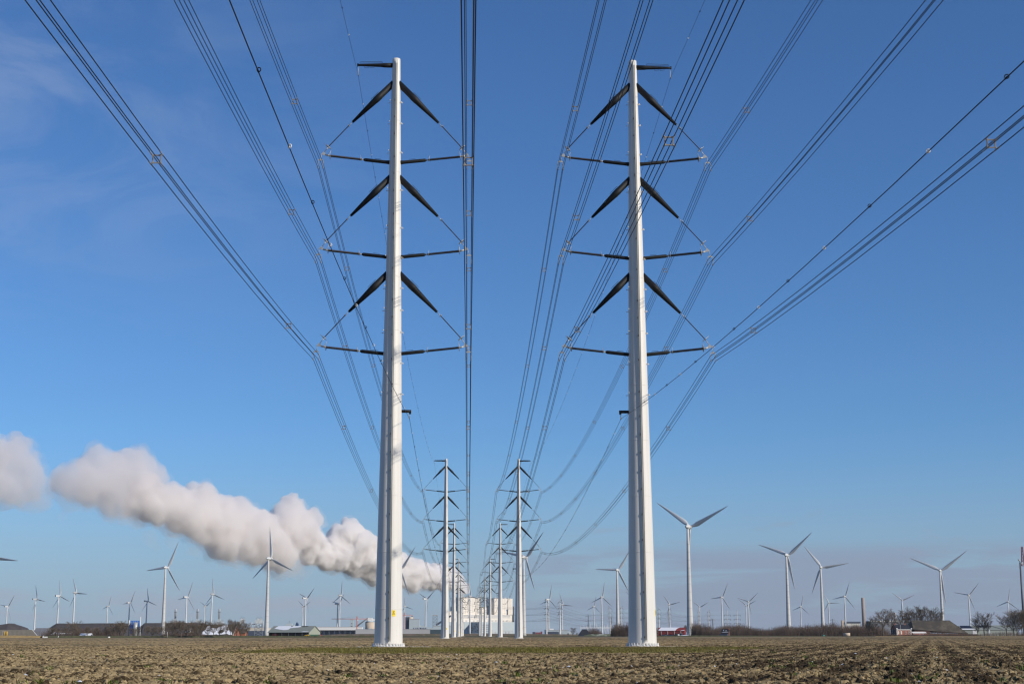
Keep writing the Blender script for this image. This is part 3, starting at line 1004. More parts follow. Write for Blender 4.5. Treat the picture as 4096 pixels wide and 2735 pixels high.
# ------------------------------------------------------------------ wind turbines
def blade_mesh(key, tw=0.0, fat=1.0):
    """unit blade along +Z, rotor axis +Y"""
    def f():
        b = MB()
        st = [(0.0, .022, .022, 0), (0.03, .022, .022, 0), (0.09, .034, .02, 30), (0.17, .046 * fat, .015, 22), (0.24, .045 * fat, .012, 18), (0.4, .036 * fat, .008, 12), (0.6, .026 * fat, .006, 7), (0.8, .017 * fat, .004, 4), (0.93, .010, .0025, 2), (0.995, .003, .0015, 0)]
        vs, fs = [], []
        n = 10
        for z, c, th, an in st:
            ca, sa = math.cos(R(an + tw)), math.sin(R(an + tw))
            for k in range(n):
                a = 2 * math.pi * k / n
                x, y = c * math.cos(a) + (c * 0.35 if z > 0.05 else 0), th * math.sin(a)
                vs.append((x * ca - y * sa, x * sa + y * ca + 0.02 * z * z, z))
        for i in range(len(st) - 1):
            for k in range(n):
                p, q = i * n + k, i * n + (k + 1) % n
                fs.append((p, q, q + n, p + n))
        b.add(vs, fs, True)
        return b.mesh('blade', M_TURB)
    return M(('blade', key), f)
def tower_mesh(typ, h):
    def f():
        b = MB()
        if typ == 'B':                           # concrete rings flaring to the foot
            prof = [(3.45, 0), (3.2, 4), (3.0, 10), (2.65, 25), (2.25, 45), (1.85, 65), (1.5, 85), (1.15, h)]
        elif typ == 'S':
            prof = [(.9, 0), (.9, 1.2), (.5, 1.4), (.25, h)]
        else:
            prof = [(2.3, 0), (2.15, 10), (1.85, 40), (1.5, 75), (1.2, h)]
        b.lathe(prof, 24)
        if typ == 'B':
            z = 3.7
            while z < h - 12:
                i = max(k for k in range(len(prof)) if prof[k][1] <= z)
                (r0, z0), (r1, z1) = prof[i], prof[i + 1]
                r = r0 + (r1 - r0) * (z - z0) / (z1 - z0)
                b.lathe([(r + .03, z - .17), (r + .03, z + .17)], 24, mi=1, caps=False)
                z += 7.6
        return b.mesh('tower', [M_CONC if typ == 'B' else M_TURB, M_JOINT])
    return M(('tower', typ, round(h)), f)
def nacelle_mesh(typ):
    def f():
        b = MB()
        if typ in 'BE':                          # egg shaped housing
            pts, rad = [], []
            Ln, rm = (8.5, 2.3) if typ == 'B' else (8.5, 2.4)
            for i in range(13):
                t = i / 12
                pts.append((0, Ln * 0.25 - Ln * t, 0))
                rad.append(max(0.25, rm * (1 - (2 * t - 0.75) ** 2 * 0.62) if t < 0.9 else rm * (0.5 if t < 1 else 0.3)))
            b.tube(pts, rad, 16)
            b.box((0, -Ln * 0.45, rm * 0.95), (1.2, 1.6, 1.0))
        elif typ == 'V':                         # long box with a cooler on its back
            b.box((0, -4.2, 0.2), (3.6, 10.5, 3.6)); b.box((0, -8.6, 2.4), (3.0, 1.4, 1.2)); b.box((0, -9.52, 0.1), (3.2, 0.2, 2.6), mi=1)
        else:
            b.box((0, -1.0, 0.1), (0.9, 2.8, 0.9))
        return b.mesh('nacelle', [M_TURBG if typ == 'E' else M_TURB, M_DARK])
    return M(('nacelle', typ), f)
def spinner_mesh(typ):
    def f():
        r = {'B': 2.0, 'E': 1.9, 'V': 1.7, 'S': .35}[typ]
        b = MB()
        b.tube([(0, -r * .6, 0), (0, 0, 0), (0, r * .7, 0), (0, r * 1.2, 0), (0, r * 1.45, 0)], [r * .95, r, r * .85, r * .5, r * .1], 16)
        return b.mesh('spinner', M_TURB)
    return M(('spinner', typ), f)
TURB = [  # kind, hub pixel, blade length in pixels, rotor phase, apparent squeeze, label
 ('B', -24, 2228, 133, 97, .66, 'white turbine cut off by the left edge, one dark blade tip showing'),
 ('V', 33, 2425.2, 58, 38, .56, 'white turbine rising behind the dark heap at the far left'),
 ('V', 149, 2395.5, 58.5, 99, .50, 'greyish turbine above the grey hipped barn roof at left'),
 ('V', 241, 2382.5, 67.7, 109, .54, 'bright white box housing turbine, left of the bare tree behind the long heap'),
 ('E', 305, 2369.6, 66.6, 95, .62, 'grey bladed turbine behind the bare tree on the long heap'),
 ('E', 435, 2423.5, 46.3, 17, .56, 'small turbine over the middle of the long dark heap'),
 ('V', 523, 2409.8, 52.2, 25, .62, 'white turbine directly behind the blue silos'),
 ('V', 593, 2403.7, 55.6, 107, .60, 'bluish distant turbine between the blue silos and a big banded tower'),
 ('B', 671, 2269.3, 112.1, 25, .76, 'big banded turbine whose foot stands in the bare trees, left of three stacks'),
 ('V', 752, 2387.0, 65.4, 22, .64, 'white turbine between the first and second silver stack'),
 ('E', 823, 2423.5, 41.4, 57, .66, 'small turbine half hidden by the one right of it, near the third stack'),
 ('E', 854, 2375.7, 64.3, 109, .68, 'grey bladed turbine just left of the third silver stack'),
 ('B', 1084.5, 2233.4, 128, 113, .72, 'big banded turbine behind the green shed, against the plume'),
 ('E', 1215, 2425.2, 44.3, 63, .64, 'small turbine above the green shed, left of a white one'),
 ('V', 1228, 2391.7, 60.3, 49, .58, 'white box housing turbine above the right end of the green shed'),
 ('V', 1355, 2414.9, 54.3, 42, .54, 'faint white turbine standing behind a darker one, over the white hall'),
 ('E', 1365, 2380.8, 62.6, 2, .66, 'turbine with one blade straight up, over the white hall'),
 ('B', 1604, 2276.8, 111.4, 38, .78, 'big turbine mostly hidden by the nearest left pylon, before the plume'),
 ('E', 1622, 2424.2, 42, 106, .72, 'small turbine behind the red crane right of the nearest left pylon'),
 ('V', 1708, 2394.5, 56, 54, .64, 'white turbine left of the lattice conveyor tower, below the plume'),
 ('E', 1885, 2384.2, 56.8, 102, .66, 'pale turbine in front of the cream power station'),
 ('B', 2104, 2229.0, 133.8, 42, .76, 'big banded turbine just right of the second right row pylon'),
 ('V', 2198, 2396.9, 59.9, 11, .70, 'white box housing turbine behind the warehouse pair of pylons'),
 ('E', 2252, 2417.3, 53.1, 96, .74, 'grey turbine behind the right pylon of the warehouse pair'),
 ('E', 2378, 2424.2, 44.2, 10, .76, 'small turbine above the dark bush beside the substation'),
 ('E', 2410, 2387.0, 59.9, 9, .82, 'grey turbine standing at the right end of the substation bush'),
 ('B', 2473, 2279.2, 101.3, 33, .92, 'big turbine just left of the nearest right pylon'),
 ('E', 2530, 2397.0, 50, 75, .80, 'turbine hidden behind the nearest right pylon, one blade tip showing'),
 ('E', 2679, 2416.6, 50.2, 79, .82, 'small turbine behind the pylon above the red barn'),
 ('E', 2800, 2426.9, 42, 63, .88, 'small turbine just right of the biggest tower'),
 ('B', 2760, 2107.1, 182.2, 65, .90, 'tallest banded turbine of all, foot on the white mound by the red barn'),
 ('E', 2890, 2387.6, 60.1, 25, .82, 'grey turbine standing over the black roofed house'),
 ('E', 2986, 2421.1, 46.2, 65, .88, 'smaller turbine of the overlapping two above the thicket'),
 ('E', 2995, 2405.7, 53.8, 48, .92, 'larger turbine of the overlapping two above the thicket'),
 ('B', 3151, 2219.8, 137.3, 50, .92, 'second tallest banded turbine, its foot in the thicket'),
 ('E', 3205, 2425.2, 46.1, 11, .84, 'small turbine above the thicket between two big banded ones'),
 ('B', 3285, 2268.2, 112.1, 82, .98, 'banded turbine with one blade level to the right, above the thicket'),
 ('E', 3315, 2409.8, 46, 91, .98, 'small turbine half behind the banded tower above the thicket'),
 ('E', 3381, 2384.2, 61.8, 20, .86, 'grey turbine left of the tall brown chimney'),
 ('E', 3609, 2399.6, 53.8, 67, .98, 'turbine rising behind the bare trees left of the big barn roof'),
 ('B', 3762, 2281.9, 131.8, 54, .98, 'big banded turbine behind the dark farm barn roof'),
 ('E', 3876, 2379.1, 64.0, 41, .96, 'turbine behind the snowy shed right of the farm'),
 ('E', 4033, 2405.7, 52.6, 9, .96, 'turbine behind the bare trees at the far right'),
 ('S', 3955, 2467.8, 27.1, 98, .98, 'tiny farm turbine on a thin white mast by the green sheds'),
]
for typ, px, py, rp, ph, sq, lab in TURB:
    hh = {'B': 105.0, 'E': 98.0, 'V': 95.0, 'S': 15.6}[typ]
    Y = hh * FPX / (2538.5 - py)
    hub = at(px, py, Y)
    az = math.atan2(hub.x, hub.y) + math.acos(min(.98, sq))     # where the rotor axis points, clockwise from +Y
    ax = Vector((math.sin(az), math.cos(az), 0))
    oh = {'B': 5.0, 'E': 4.2, 'V': 4.0, 'S': 1.2}[typ]
    base = hub - ax * oh
    t = thing('wind_turbine', lab, 'wind turbine', (base.x, base.y, 0), -az, 'wind turbines along the coast')
    part('tower', tower_mesh(typ, hub.z - (1.6 if typ != 'S' else .4)), t)
    part('nacelle', nacelle_mesh(typ), t, (0, oh * 0.35 if typ in 'BE' else 0.6, hub.z))
    part('spinner', spinner_mesh(typ), t, (0, oh, hub.z))
    Rr = rp * Y / FPX
    for k in range(3):
        bl = part('blade', blade_mesh(typ, 0 if typ != 'V' else 8, 1.0 if typ != 'B' else 1.1), t, (0, oh + .2, hub.z), (0, R(ph + 120 * k), 0))
        bl.scale = (Rr, Rr, Rr)

# ------------------------------------------------------------------ the steam plume from the power station
M_STEAM = bpy.data.materials.new('steam')
def steam_mat(name, dens, alb=(0.985, 0.98, 0.98)):
    m = bpy.data.materials.new(name)
    m.use_nodes = True
    nt = m.node_tree
    nt.nodes.clear()
    o = nd(nt, 'ShaderNodeOutputMaterial')
    v = nd(nt, 'ShaderNodeVolumePrincipled')
    v.inputs['Color'].default_value = (*alb, 1)
    v.inputs['Density'].default_value = dens
    v.inputs['Anisotropy'].default_value = 0.1
    nt.links.new(v.outputs[0], o.inputs['Volume'])
    return m
def plume_place(px, py, r):
    a = (px - 1871.0) / FPX
    t = (-8.0 - 4800.0 * a) / (0.64 - 0.77 * a)
    Y = 4800.0 - 0.77 * t
    p = at(px, py, Y)
    return p, r * Y / FPX
def ico(sub):
    import bmesh
    bm = bmesh.new()
    bmesh.ops.create_icosphere(bm, subdivisions=sub, radius=1.0)
    v = np.array([x.co[:] for x in bm.verts]); f = [tuple(x.index for x in fc.verts) for fc in bm.faces]
    bm.free()
    return v, f
ICO_V, ICO_F = ico(2)
def remeshed(me, voxel):
    """one clean closed skin, without folds"""
    o = bpy.data.objects.new('tmp', me); COL.objects.link(o)
    md = o.modifiers.new('r', 'REMESH'); md.mode = 'VOXEL'; md.voxel_size = voxel
    r_ = bpy.data.meshes.new_from_object(o.evaluated_get(bpy.context.evaluated_depsgraph_get()))
    bpy.data.objects.remove(o); bpy.data.meshes.remove(me)
    r_.polygons.foreach_set('use_smooth', [True] * len(r_.polygons))
    return r_
def steam(name, label, puffs, dens, voxel, seed, rough, lobes=38, alb=(0.985, 0.98, 0.98), amp2=0.35, fringe=0.0):
    rng = random.Random(seed)
    b = MB()
    for px, py, r in puffs:
        c, rad = plume_place(px, py, r)
        b.add([c + Vector(v) * rad * 0.80 for v in ICO_V], ICO_F)
        for k in range(lobes):
            d = Vector((rng.gauss(0, 1), rng.gauss(0, 1), rng.gauss(0, 1))).normalized()
            rr = rad * rng.uniform(0.17, 0.40)
            cc = c + d * (rad * 0.98 - rr * 0.75)
            b.add([cc + Vector(v) * rr for v in ICO_V], ICO_F)
    o = b.build('tmp', M_DARK)
    md = o.modifiers.new('r', 'REMESH'); md.mode = 'VOXEL'; md.voxel_size = voxel
    dg = bpy.context.evaluated_depsgraph_get()
    me = bpy.data.meshes.new_from_object(o.evaluated_get(dg))
    bpy.data.objects.remove(o)
    n = len(me.vertices)
    co = np.empty(n * 3, np.float32); me.vertices.foreach_get('co', co)
    no = np.empty(n * 3, np.float32); me.vertices.foreach_get('normal', no)
    co = co.reshape(-1, 3); no = no.reshape(-1, 3)
    dis = np.empty(n, np.float32)
    for i in range(n):
        p = Vector(co[i])
        q = p * (1.0 / (rough * 2.2))
        w1 = 1.0 - abs(noise.noise(q))                     # billows
        w2 = 1.0 - abs(noise.noise(p * (1.0 / (rough * 0.95))))
        w3 = 1.0 - abs(noise.noise(p * (1.0 / (rough * 0.42))))
        dis[i] = rough * (0.80 * (w1 - 0.75) + 1.35 * amp2 * (w2 - 0.75) + 0.24 * (w3 - 0.75))
    co += no * dis[:, None]
    m2 = me.copy() if fringe else None
    me.vertices.foreach_set('co', co.ravel()); me.update()
    me = remeshed(me, voxel * 0.85)
    me.materials.clear(); me.materials.append(steam_mat(name, dens, alb))
    ob = bpy.data.objects.new(name, me)
    COL.objects.link(ob)
    tag(ob, label, 'steam plume', None, 'stuff')
    if fringe:                                         # thin torn vapour round the dense core
        co2 = co.copy()
        for i in range(n):
            p = Vector(co[i])
            d = noise.noise(p * (1.0 / (rough * 2.6)) + Vector((7, 3, 1))) + 0.55 * noise.noise(p * (1.0 / (rough * 0.9)))
            co2[i] += no[i] * (rough * max(-0.02, 0.14 + 0.85 * d) + (rough * 0.35 if no[i][2] < -0.2 else 0.0))
        m2.vertices.foreach_set('co', co2.ravel()); m2.update()
        m2 = remeshed(m2, voxel * 0.85)
        m2.materials.clear(); m2.materials.append(steam_mat(name + '_vapour', fringe, (0.95, 0.94, 0.95)))
        m2.update()
        fr = bpy.data.objects.new('vapour_fringe', m2); COL.objects.link(fr); fr.parent = ob; fr['kind'] = 'stuff'
    return ob
steam('steam_plume', 'white billowing steam plume drifting left from the power station',
      [(1856, 2352, 26), (1825, 2326, 40), (1790, 2318, 48), (1748, 2310, 55), (1700, 2300, 62), (1650, 2298, 66), (1600, 2284, 74), (1550, 2268, 80), (1500, 2250, 86), (1455, 2225, 92), (1405, 2190, 96), (1370, 2150, 62), (1395, 2118, 48), (1340, 2215, 72), (1290, 2222, 58), (1240, 2190, 74)],
      0.12, 3.4, 3, 14.0, alb=(0.984, 0.971, 0.962), fringe=0.012)
steam('steam_plume', 'greyer broken middle of the steam plume behind the big turbine',
      [(1195, 2130, 96), (1150, 2105, 96), (1165, 2030, 58), (1240, 2085, 54), (1120, 2205, 84), (1050, 2150, 104), (985, 2130, 112), (960, 2045, 60), (915, 2125, 112), (880, 2060, 84), (830, 2085, 98), (800, 2005, 80), (770, 2055, 96), (730, 2045, 92), (690, 2015, 84), (640, 2025, 84), (590, 1995, 96), (1010, 2215, 46), (880, 2190, 48)],
      0.045, 4.8, 5, 22.0, alb=(0.974, 0.954, 0.943), fringe=0.0075)
steam('steam_plume', 'soft grey old end of the steam plume above the left heaps',
      [(545, 1925, 116), (500, 1900, 108), (545, 1845, 58), (430, 1930, 116), (400, 1865, 84), (345, 1925, 100), (300, 1925, 84), (255, 1915, 58), (480, 2005, 74), (370, 1985, 50)],
      0.020, 6.0, 7, 28.0, alb=(0.955, 0.933, 0.93), amp2=0.55, fringe=0.006)
steam('steam_plume', 'detached grey steam cloud at the left edge of the picture',
      [(80, 1775, 58), (70, 1840, 84), (15, 1840, 90), (105, 1895, 72), (-60, 1830, 110), (40, 1935, 80), (130, 1965, 50), (-40, 1930, 80), (70, 1985, 44)],
      0.018, 6.0, 9, 28.0, alb=(0.95, 0.928, 0.928), amp2=0.55, fringe=0.006)
steam('steam_wisps', 'thin torn grey wisps hanging under the steam plume',
      [(150, 1990, 44), (178, 2012, 34), (120, 2018, 36), (250, 2060, 26), (600, 2150, 42), (625, 2185, 28), (540, 2085, 40), (890, 2235, 42), (935, 2250, 34), (1110, 2270, 48), (1095, 2300, 28), (1180, 2280, 48), (1225, 2270, 44), (1205, 2310, 28), (690, 2165, 38), (780, 2195, 42)],
      0.0045, 4.5, 15, 9.0, lobes=8, alb=(0.955, 0.945, 0.955), amp2=0.5)

# ------------------------------------------------------------------ bare trees
def tree_meshes(seed, wide=0.36, leaders=1, low=0.2):
    """unit-height bare winter tree with an oval crown of fine twigs: returns (trunk mesh, crown mesh)"""
    rng = random.Random(seed)
    tr, cr = MB(), MB()
    up = Vector((0, 0, 1))
    def wob(d, s, lift=0.0):
        return (d + Vector((rng.gauss(0, s), rng.gauss(0, s), rng.gauss(lift, s * .6)))).normalized()
    def line(p, d, ln, n, s, lift):
        pts = [p]
        for i in range(n):
            d = wob(d, s, lift)
            pts.append(pts[-1] + d * (ln / n))
        return pts, d
    def on(pts, t):
        n = len(pts) - 1
        i = min(n - 1, int(t * n))
        return pts[i].lerp(pts[i + 1], t * n - i), (pts[i + 1] - pts[i]).normalized()
    stems = []
    fork = rng.uniform(.16, .3) if leaders > 1 else 1.0
    if leaders == 1:
        pts, _ = line(Vector((0, 0, -.01)), up, .9, 7, .045, .05)
        tr.tube(pts, [.017 * (1 - .86 * i / 7) for i in range(8)], 6, caps=False)
        stems.append((pts, .017, low))
    else:
        pts, _ = line(Vector((0, 0, -.01)), up, fork, 3, .04, .05)
        tr.tube(pts, [.021, .019, .017, .016], 6, caps=False)
        for k in range(leaders):
            a = 6.283 * (k + rng.random() * .5) / leaders
            d = Vector((math.cos(a) * .34, math.sin(a) * .34, 1)).normalized()
            q, _ = line(pts[-1], d, (.94 - fork) * rng.uniform(.85, 1.04), 6, .06, .06)
            tr.tube(q, [.0125 * (1 - .82 * i / 6) for i in range(7)], 5, caps=False)
            stems.append((q, .0125, .02))
    nl = 34 // len(stems)
    for pts, r0, lo in stems:
        a0 = rng.random() * 6.283
        for k in range(nl):
            t = lo + (.97 - lo) * (k + rng.random() * .8) / nl
            p, td = on(pts, t)
            az = a0 + k * 2.4 + rng.gauss(0, .3)
            z = max(0., min(1., p.z))
            env = wide * (0.30 + 1.05 * math.sin(math.pi * min(1, max(0.02, (z - .05) / .98)) ** .8)) * (.62 if leaders > 1 else .8)
            d = (Vector((math.cos(az), math.sin(az), 0)) * (1.0 - .35 * z) + up * rng.uniform(.55, 1.05)).normalized()
            ln = env * rng.uniform(.7, 1.25)
            q, _ = line(p, d, ln, 4, .10, .10)
            r1 = max(.0028, r0 * .34 * (1 - .6 * t))
            cr.tube(q, [r1 * (1 - .55 * i / 4) for i in range(5)], 3, caps=False, smooth=False)
            for j in range(8):
                tt = rng.uniform(.25, 1.0)
                p2, d2 = on(q, tt)
                e = wob(d2, .55, .22)
                l2 = ln * rng.uniform(.26, .52)
                q2, _ = line(p2, e, l2, 2, .16, .08)
                cr.tube(q2, [.0027, .0022, .0017], 3, caps=False, smooth=False)
                for m_ in range(5):
                    p3, d3 = on(q2, rng.uniform(.2, 1.0))
                    e3 = wob(d3, .6, .15)
                    cr.tube([p3, p3 + e3 * l2 * rng.uniform(.35, .8)], [.0021, .0013], 3, caps=False, smooth=False)
    zmax = sorted(v[2] for v in cr.v)[int(len(cr.v) * .998)]
    for b in (tr, cr):
        b.v = [(v[0] / zmax, v[1] / zmax, v[2] / zmax) for v in b.v]
    return tr.mesh('trunk', M_TRUNK), cr.mesh('crown', M_TWIG)
TREES = [tree_meshes(*a_) for a_ in ((1, .36, 1, .22), (2, .40, 2), (3, .32, 1, .3), (4, .44, 3), (5, .38, 1, .18), (6, .36, 2))]
rt = random.Random(12)
def bare_tree(px, ytop, Y, label, group, v=None, wide=1.0):
    p = at(px, ytop, Y)
    i = rt.randrange(6) if v is None else v
    t = thing('bare_tree', label, 'tree', (p.x, Y, 0), rt.uniform(0, 6.28), group)
    part('trunk', TREES[i][0], t); part('crown', TREES[i][1], t)
    t.scale = (p.z * wide, p.z * wide, p.z)
    return t
NTH = ['first', 'second', 'third', 'fourth', 'fifth', 'sixth', 'seventh', 'eighth', 'ninth', 'tenth', 'eleventh', 'twelfth', 'thirteenth', 'fourteenth']
def tree_row(items, Y, phrase, group, wide=1.0):
    for k, (px, yt) in enumerate(items):
        bare_tree(px, yt, Y + rt.uniform(-14, 14), f'{NTH[k]} bare tree from the left {phrase}', group, None, wide * rt.uniform(.85, 1.2))
tree_row([(203, 2508), (226, 2505), (262, 2506), (297, 2481), (318, 2506), (352, 2503), (388, 2504), (428, 2496), (447, 2503)], 1010, 'in front of the long dark heap', 'bare trees before the dark heap', 1.4)
tree_row([(465, 2490), (484, 2480), (498, 2486), (531, 2508), (551, 2500), (590, 2499), (611, 2503), (630, 2501), (650, 2503)], 1000, 'below the blue silos, right of the long heap', 'bare trees below the silos', 1.35)
tree_row([(676, 2480), (691, 2486), (705, 2477), (727, 2477), (746, 2484), (765, 2484), (784, 2492), (799, 2494)], 985, 'around the brick house with the dormer', 'bare trees around the brick house', 1.35)
tree_row([(811, 2476), (833, 2484), (857, 2486), (879, 2488), (906, 2490)], 975, 'in the row before the snowy barn roof', 'bare trees before the snowy barn', 1.15)
tree_row([(925, 2474), (939, 2480), (948, 2477), (966, 2492), (988, 2486)], 1000, 'right of the snowy barn, near the steel towers', 'bare trees right of the snowy barn', 1.3)
tree_row([(2291, 2507), (2272, 2529), (2308, 2527)], 2300, 'beside the light blue warehouse', 'bare trees by the warehouse', 1.3)
tree_row([(2742, 2500), (2752, 2498), (2764, 2499), (2781, 2498)], 1750, 'showing above the red barn roof', 'bare trees behind the red barn', 1.2)
tree_row([(3470, 2478), (3493, 2464), (3527, 2432), (3562, 2440)], 1330, 'left of the farmhouse, by the tall brown chimney', 'tall bare trees left of the farmhouse', 1.15)
tree_row([(3604, 2446), (3628, 2438), (3655, 2424), (3683, 2421), (3722, 2425), (3746, 2442)], 1420, 'behind the dark farm barn roof', 'tall bare trees behind the farm barn', 1.2)
tree_row([(3908, 2466), (3932, 2445), (3945, 2480)], 1290, 'left of the tiny farm turbine', 'bare trees by the tiny turbine', 1.2)
tree_row([(4022, 2456), (4050, 2440), (4066, 2436), (4084, 2434), (4098, 2438), (4112, 2436)], 1270, 'in the clump at the right edge', 'bare trees at the right edge', 1.2)

def thicket(name, label, outline, Y, depth, seed, density, kind='stuff', cat='thicket', m=None, bot=0.0):
    """dense leafless scrub: many thin upright twigs under an uneven outline given in photo pixels"""
    rng = random.Random(seed)
    b = MB()
    o0 = at(outline[0][0], 2538, Y)
    for (pa, ya), (pb2, yb) in zip(outline[:-1], outline[1:]):
        n = int((pb2 - pa) * density)
        for i in range(n):
            t = rng.random()
            y = Y + rng.uniform(0, depth)
            topz = at(pa + (pb2 - pa) * t, ya + (yb - ya) * t, Y).z
            x = gx(pa + (pb2 - pa) * t, Y)
            hgt = topz * rng.uniform(0.55, 1.12) * (0.86 + 0.28 * noise.noise(Vector((x * .12, y * .1, seed))))
            lean = Vector((rng.gauss(0, .16), rng.gauss(0, .16), 1)).normalized()
            base = Vector((x, y, bot)) - Vector((o0.x, Y, 0))
            mid = base + lean * hgt * .55
            end = mid + (lean + Vector((rng.gauss(0, .3), rng.gauss(0, .3), .2))).normalized() * hgt * .45
            r = 0.035 + 0.006 * hgt
            b.tube([base, mid, end], [r, r * .7, r * .3], 3, caps=False, smooth=False)
            for j in range(3):
                s0 = base.lerp(mid, rng.uniform(.35, 1)) if j < 2 else mid.lerp(end, rng.random())
                e0 = s0 + Vector((rng.gauss(0, .5), rng.gauss(0, .5), rng.uniform(.3, 1.1))).normalized() * hgt * rng.uniform(.15, .4)
                b.tube([s0, e0], [r * .6, r * .2], 3, caps=False, smooth=False)
    ob = b.build(name, m or M_TWIGR, None, (o0.x, Y, 0))
    return tag(ob, label, cat, None, kind)
thicket('thicket', 'long dark leafless thicket left of the farm', [(2846, 2500), (2880, 2510), (2920, 2498), (2970, 2492), (3020, 2500), (3060, 2510), (3100, 2516), (3150, 2500), (3230, 2500), (3300, 2497), (3360, 2488), (3400, 2505), (3440, 2494), (3480, 2494), (3540, 2500), (3572, 2514)], 1360, 60, 3, 17)
thicket('thicket', 'reddish round scrub right of the tallest turbine', [(2780, 2490), (2800, 2486), (2830, 2492), (2848, 2504)], 1420, 30, 4, 12)
thicket('thicket', 'dark dense scrub beside the nearest right pylon', [(2452, 2515), (2462, 2494), (2480, 2486), (2500, 2492), (2530, 2490), (2575, 2500), (2634, 2505)], 1340, 30, 5, 13)
thicket('thicket', 'rounded bush at the left end of the substation', [(2350, 2530), (2362, 2513), (2378, 2505), (2395, 2508), (2412, 2528)], 1900, 30, 6, 10, m=M_TWIGR)
thicket('thicket', 'low scrub under the trees in front of the long dark heap', [(150, 2520), (200, 2514), (300, 2508), (420, 2512), (450, 2530)], 1030, 40, 8, 7)
thicket('thicket', 'low scrub around the brick house', [(640, 2526), (690, 2522), (740, 2530), (800, 2527), (830, 2536)], 1020, 10, 9, 6)
thicket('hedge', 'low dark hedge before the farmhouse at right', [(3540, 2534), (3590, 2536), (3640, 2534), (3720, 2535), (3860, 2531), (3910, 2534)], 1240, 6, 10, 9, cat='hedge')
thicket('thicket', 'scrub below the far right trees and sheds', [(3700, 2530), (3760, 2516), (3810, 2520), (3850, 2528), (3940, 2530), (4040, 2520), (4120, 2522)], 1255, 14, 11, 3)

# ------------------------------------------------------------------ buildings
def snow_sheet(mb, pts, n, th=0.05):
    n = Vector(n).normalized() * th
    mb.prism([Vector(p) + n * 0.4 for p in pts], n)
class House:
    """gabled building: local x along the ridge 0..L, y 0..W deep, eaves ze, ridge zr"""
    def __init__(s, name, label, cat, px, Y, ang, L, W, ze, zr, wall, roof, over=0.5, hip=0.0, group=None, wall2=None, band=0.0, base_z=0.0):
        s.L, s.W, s.ze, s.zr, s.over = L, W, ze, zr, over
        p = at(px, 2538, Y)
        s.t = thing(name, label, cat, (p.x, Y, base_z), R(ang), group)
        b = MB()
        if hip == 0:
            b.prism([(0, 0, 0), (0, W, 0), (0, W, ze), (0, W / 2, zr - 0.12), (0, 0, ze)], (L, 0, 0))
        else:
            b.span(0, L, 0, W, 0, ze)
        s.wall = b.build('wall', wall, s.t)
        b = MB()
        o, th = over, 0.22
        k = (zr - ze) / (W / 2)
        if hip == 0:
            for sg in (0, 1):
                y0, y1 = (-o, W / 2) if sg == 0 else (W + o, W / 2)
                z0, z1 = ze - o * k, zr
                q = [(-o, y0, z0), (L + o, y0, z0), (L + o, y1, z1), (-o, y1, z1)]
                b.prism([Vector(v) + Vector((0, 0, 0.02)) for v in q], (0, 0, th))
        else:
            q = [(-o, -o, ze), (L + o, -o, ze), (L + o, W + o, ze), (-o, W + o, ze), (hip, W / 2, zr), (L - hip, W / 2, zr)]
            b.add(q, [(0, 1, 5, 4), (1, 2, 5), (2, 3, 4, 5), (3, 0, 4), (3, 2, 1, 0)])
        s.roof = b.build('roof', roof, s.t)
        s.k = k
    def roof_pt(s, x, t, off=0.32):
        """point on the front roof slope: t 0 eaves, 1 ridge"""
        return Vector((x, (s.W / 2) * t, s.ze + (s.zr - s.ze) * t + off))
    def snow(s, poly, name='snow_patch', m=None, off=0.30):
        pts = [s.roof_pt(x * s.L, t, off) for x, t in poly]
        b = MB(); b.prism(pts, (0, 0, 0.06))
        return b.build(name, m or M_SNOW, s.roof)
    def box(s, name, x0, x1, y0, y1, z0, z1, m, parent=None):
        return MB().span(x0, x1, y0, y1, z0, z1).build(name, m, parent or s.t)
    def window(s, x, z, w, h, y=0.0, pane=None):
        f = MB(); f.span(x - w / 2, x + w / 2, y - 0.09, y - 0.02, z, z + h)
        fo_ = f.build('window', M_TRIM, s.t)
        g = MB(); g.span(x - w / 2 + .12, x + w / 2 - .12, y - 0.13, y - 0.05, z + .12, z + h * .48); g.span(x - w / 2 + .12, x + w / 2 - .12, y - 0.13, y - 0.05, z + h * .54, z + h - .12)
        g.build('pane', pane or M_GLASS, fo_)
    def end_window(s, y, z, w, h, x=0.0, d=-1):
        f = MB(); f.span(x + d * .02, x + d * .09, y - w / 2, y + w / 2, z, z + h)
        fo_ = f.build('window', M_TRIM, s.t)
        MB().span(x + d * .05, x + d * .13, y - w / 2 + .12, y + w / 2 - .12, z + .12, z + h - .12).build('pane', M_GLASS, fo_)
    def chimney(s, x, t=1.0, m=None, h=1.6):
        p = s.roof_pt(x, t, 0)
        MB().span(x - .5, x + .5, p.y - .5, p.y + .5, p.z - .6, p.z + h).build('chimney', m or M_BRICK, s.roof)

M_GSHED = mat('grey_green_cladding', (0.30, 0.33, 0.27), 0.6, 0.06, 0.6, stretch=(3, 3, .2))
M_GROOF = mat('grey_green_roof', (0.25, 0.27, 0.235), 0.55, 0.08, 0.5)
M_GBAND = mat('dark_green_band', (0.035, 0.085, 0.05), 0.6, 0.1, 0.5)
M_RED = mat('red_cladding', (0.20, 0.028, 0.028), 0.6, 0.12, 0.5, stretch=(3, 3, .2))
M_REDR = mat('red_roof', (0.24, 0.04, 0.032), 0.6, 0.12, 0.5)
M_OLIVE = mat('yellow_green_boards', (0.28, 0.29, 0.17), 0.7, 0.08, 1.0)
M_ASB = mat('grey_brown_sheet_roof', (0.125, 0.115, 0.10), 0.9, 0.15, 0.6)
M_GREYR = mat('blue_grey_roof', (0.155, 0.16, 0.175), 0.8, 0.12, 0.5)
M_MUST = mat('mustard_silo', (0.38, 0.25, 0.06), 0.5, 0.1, 0.6)
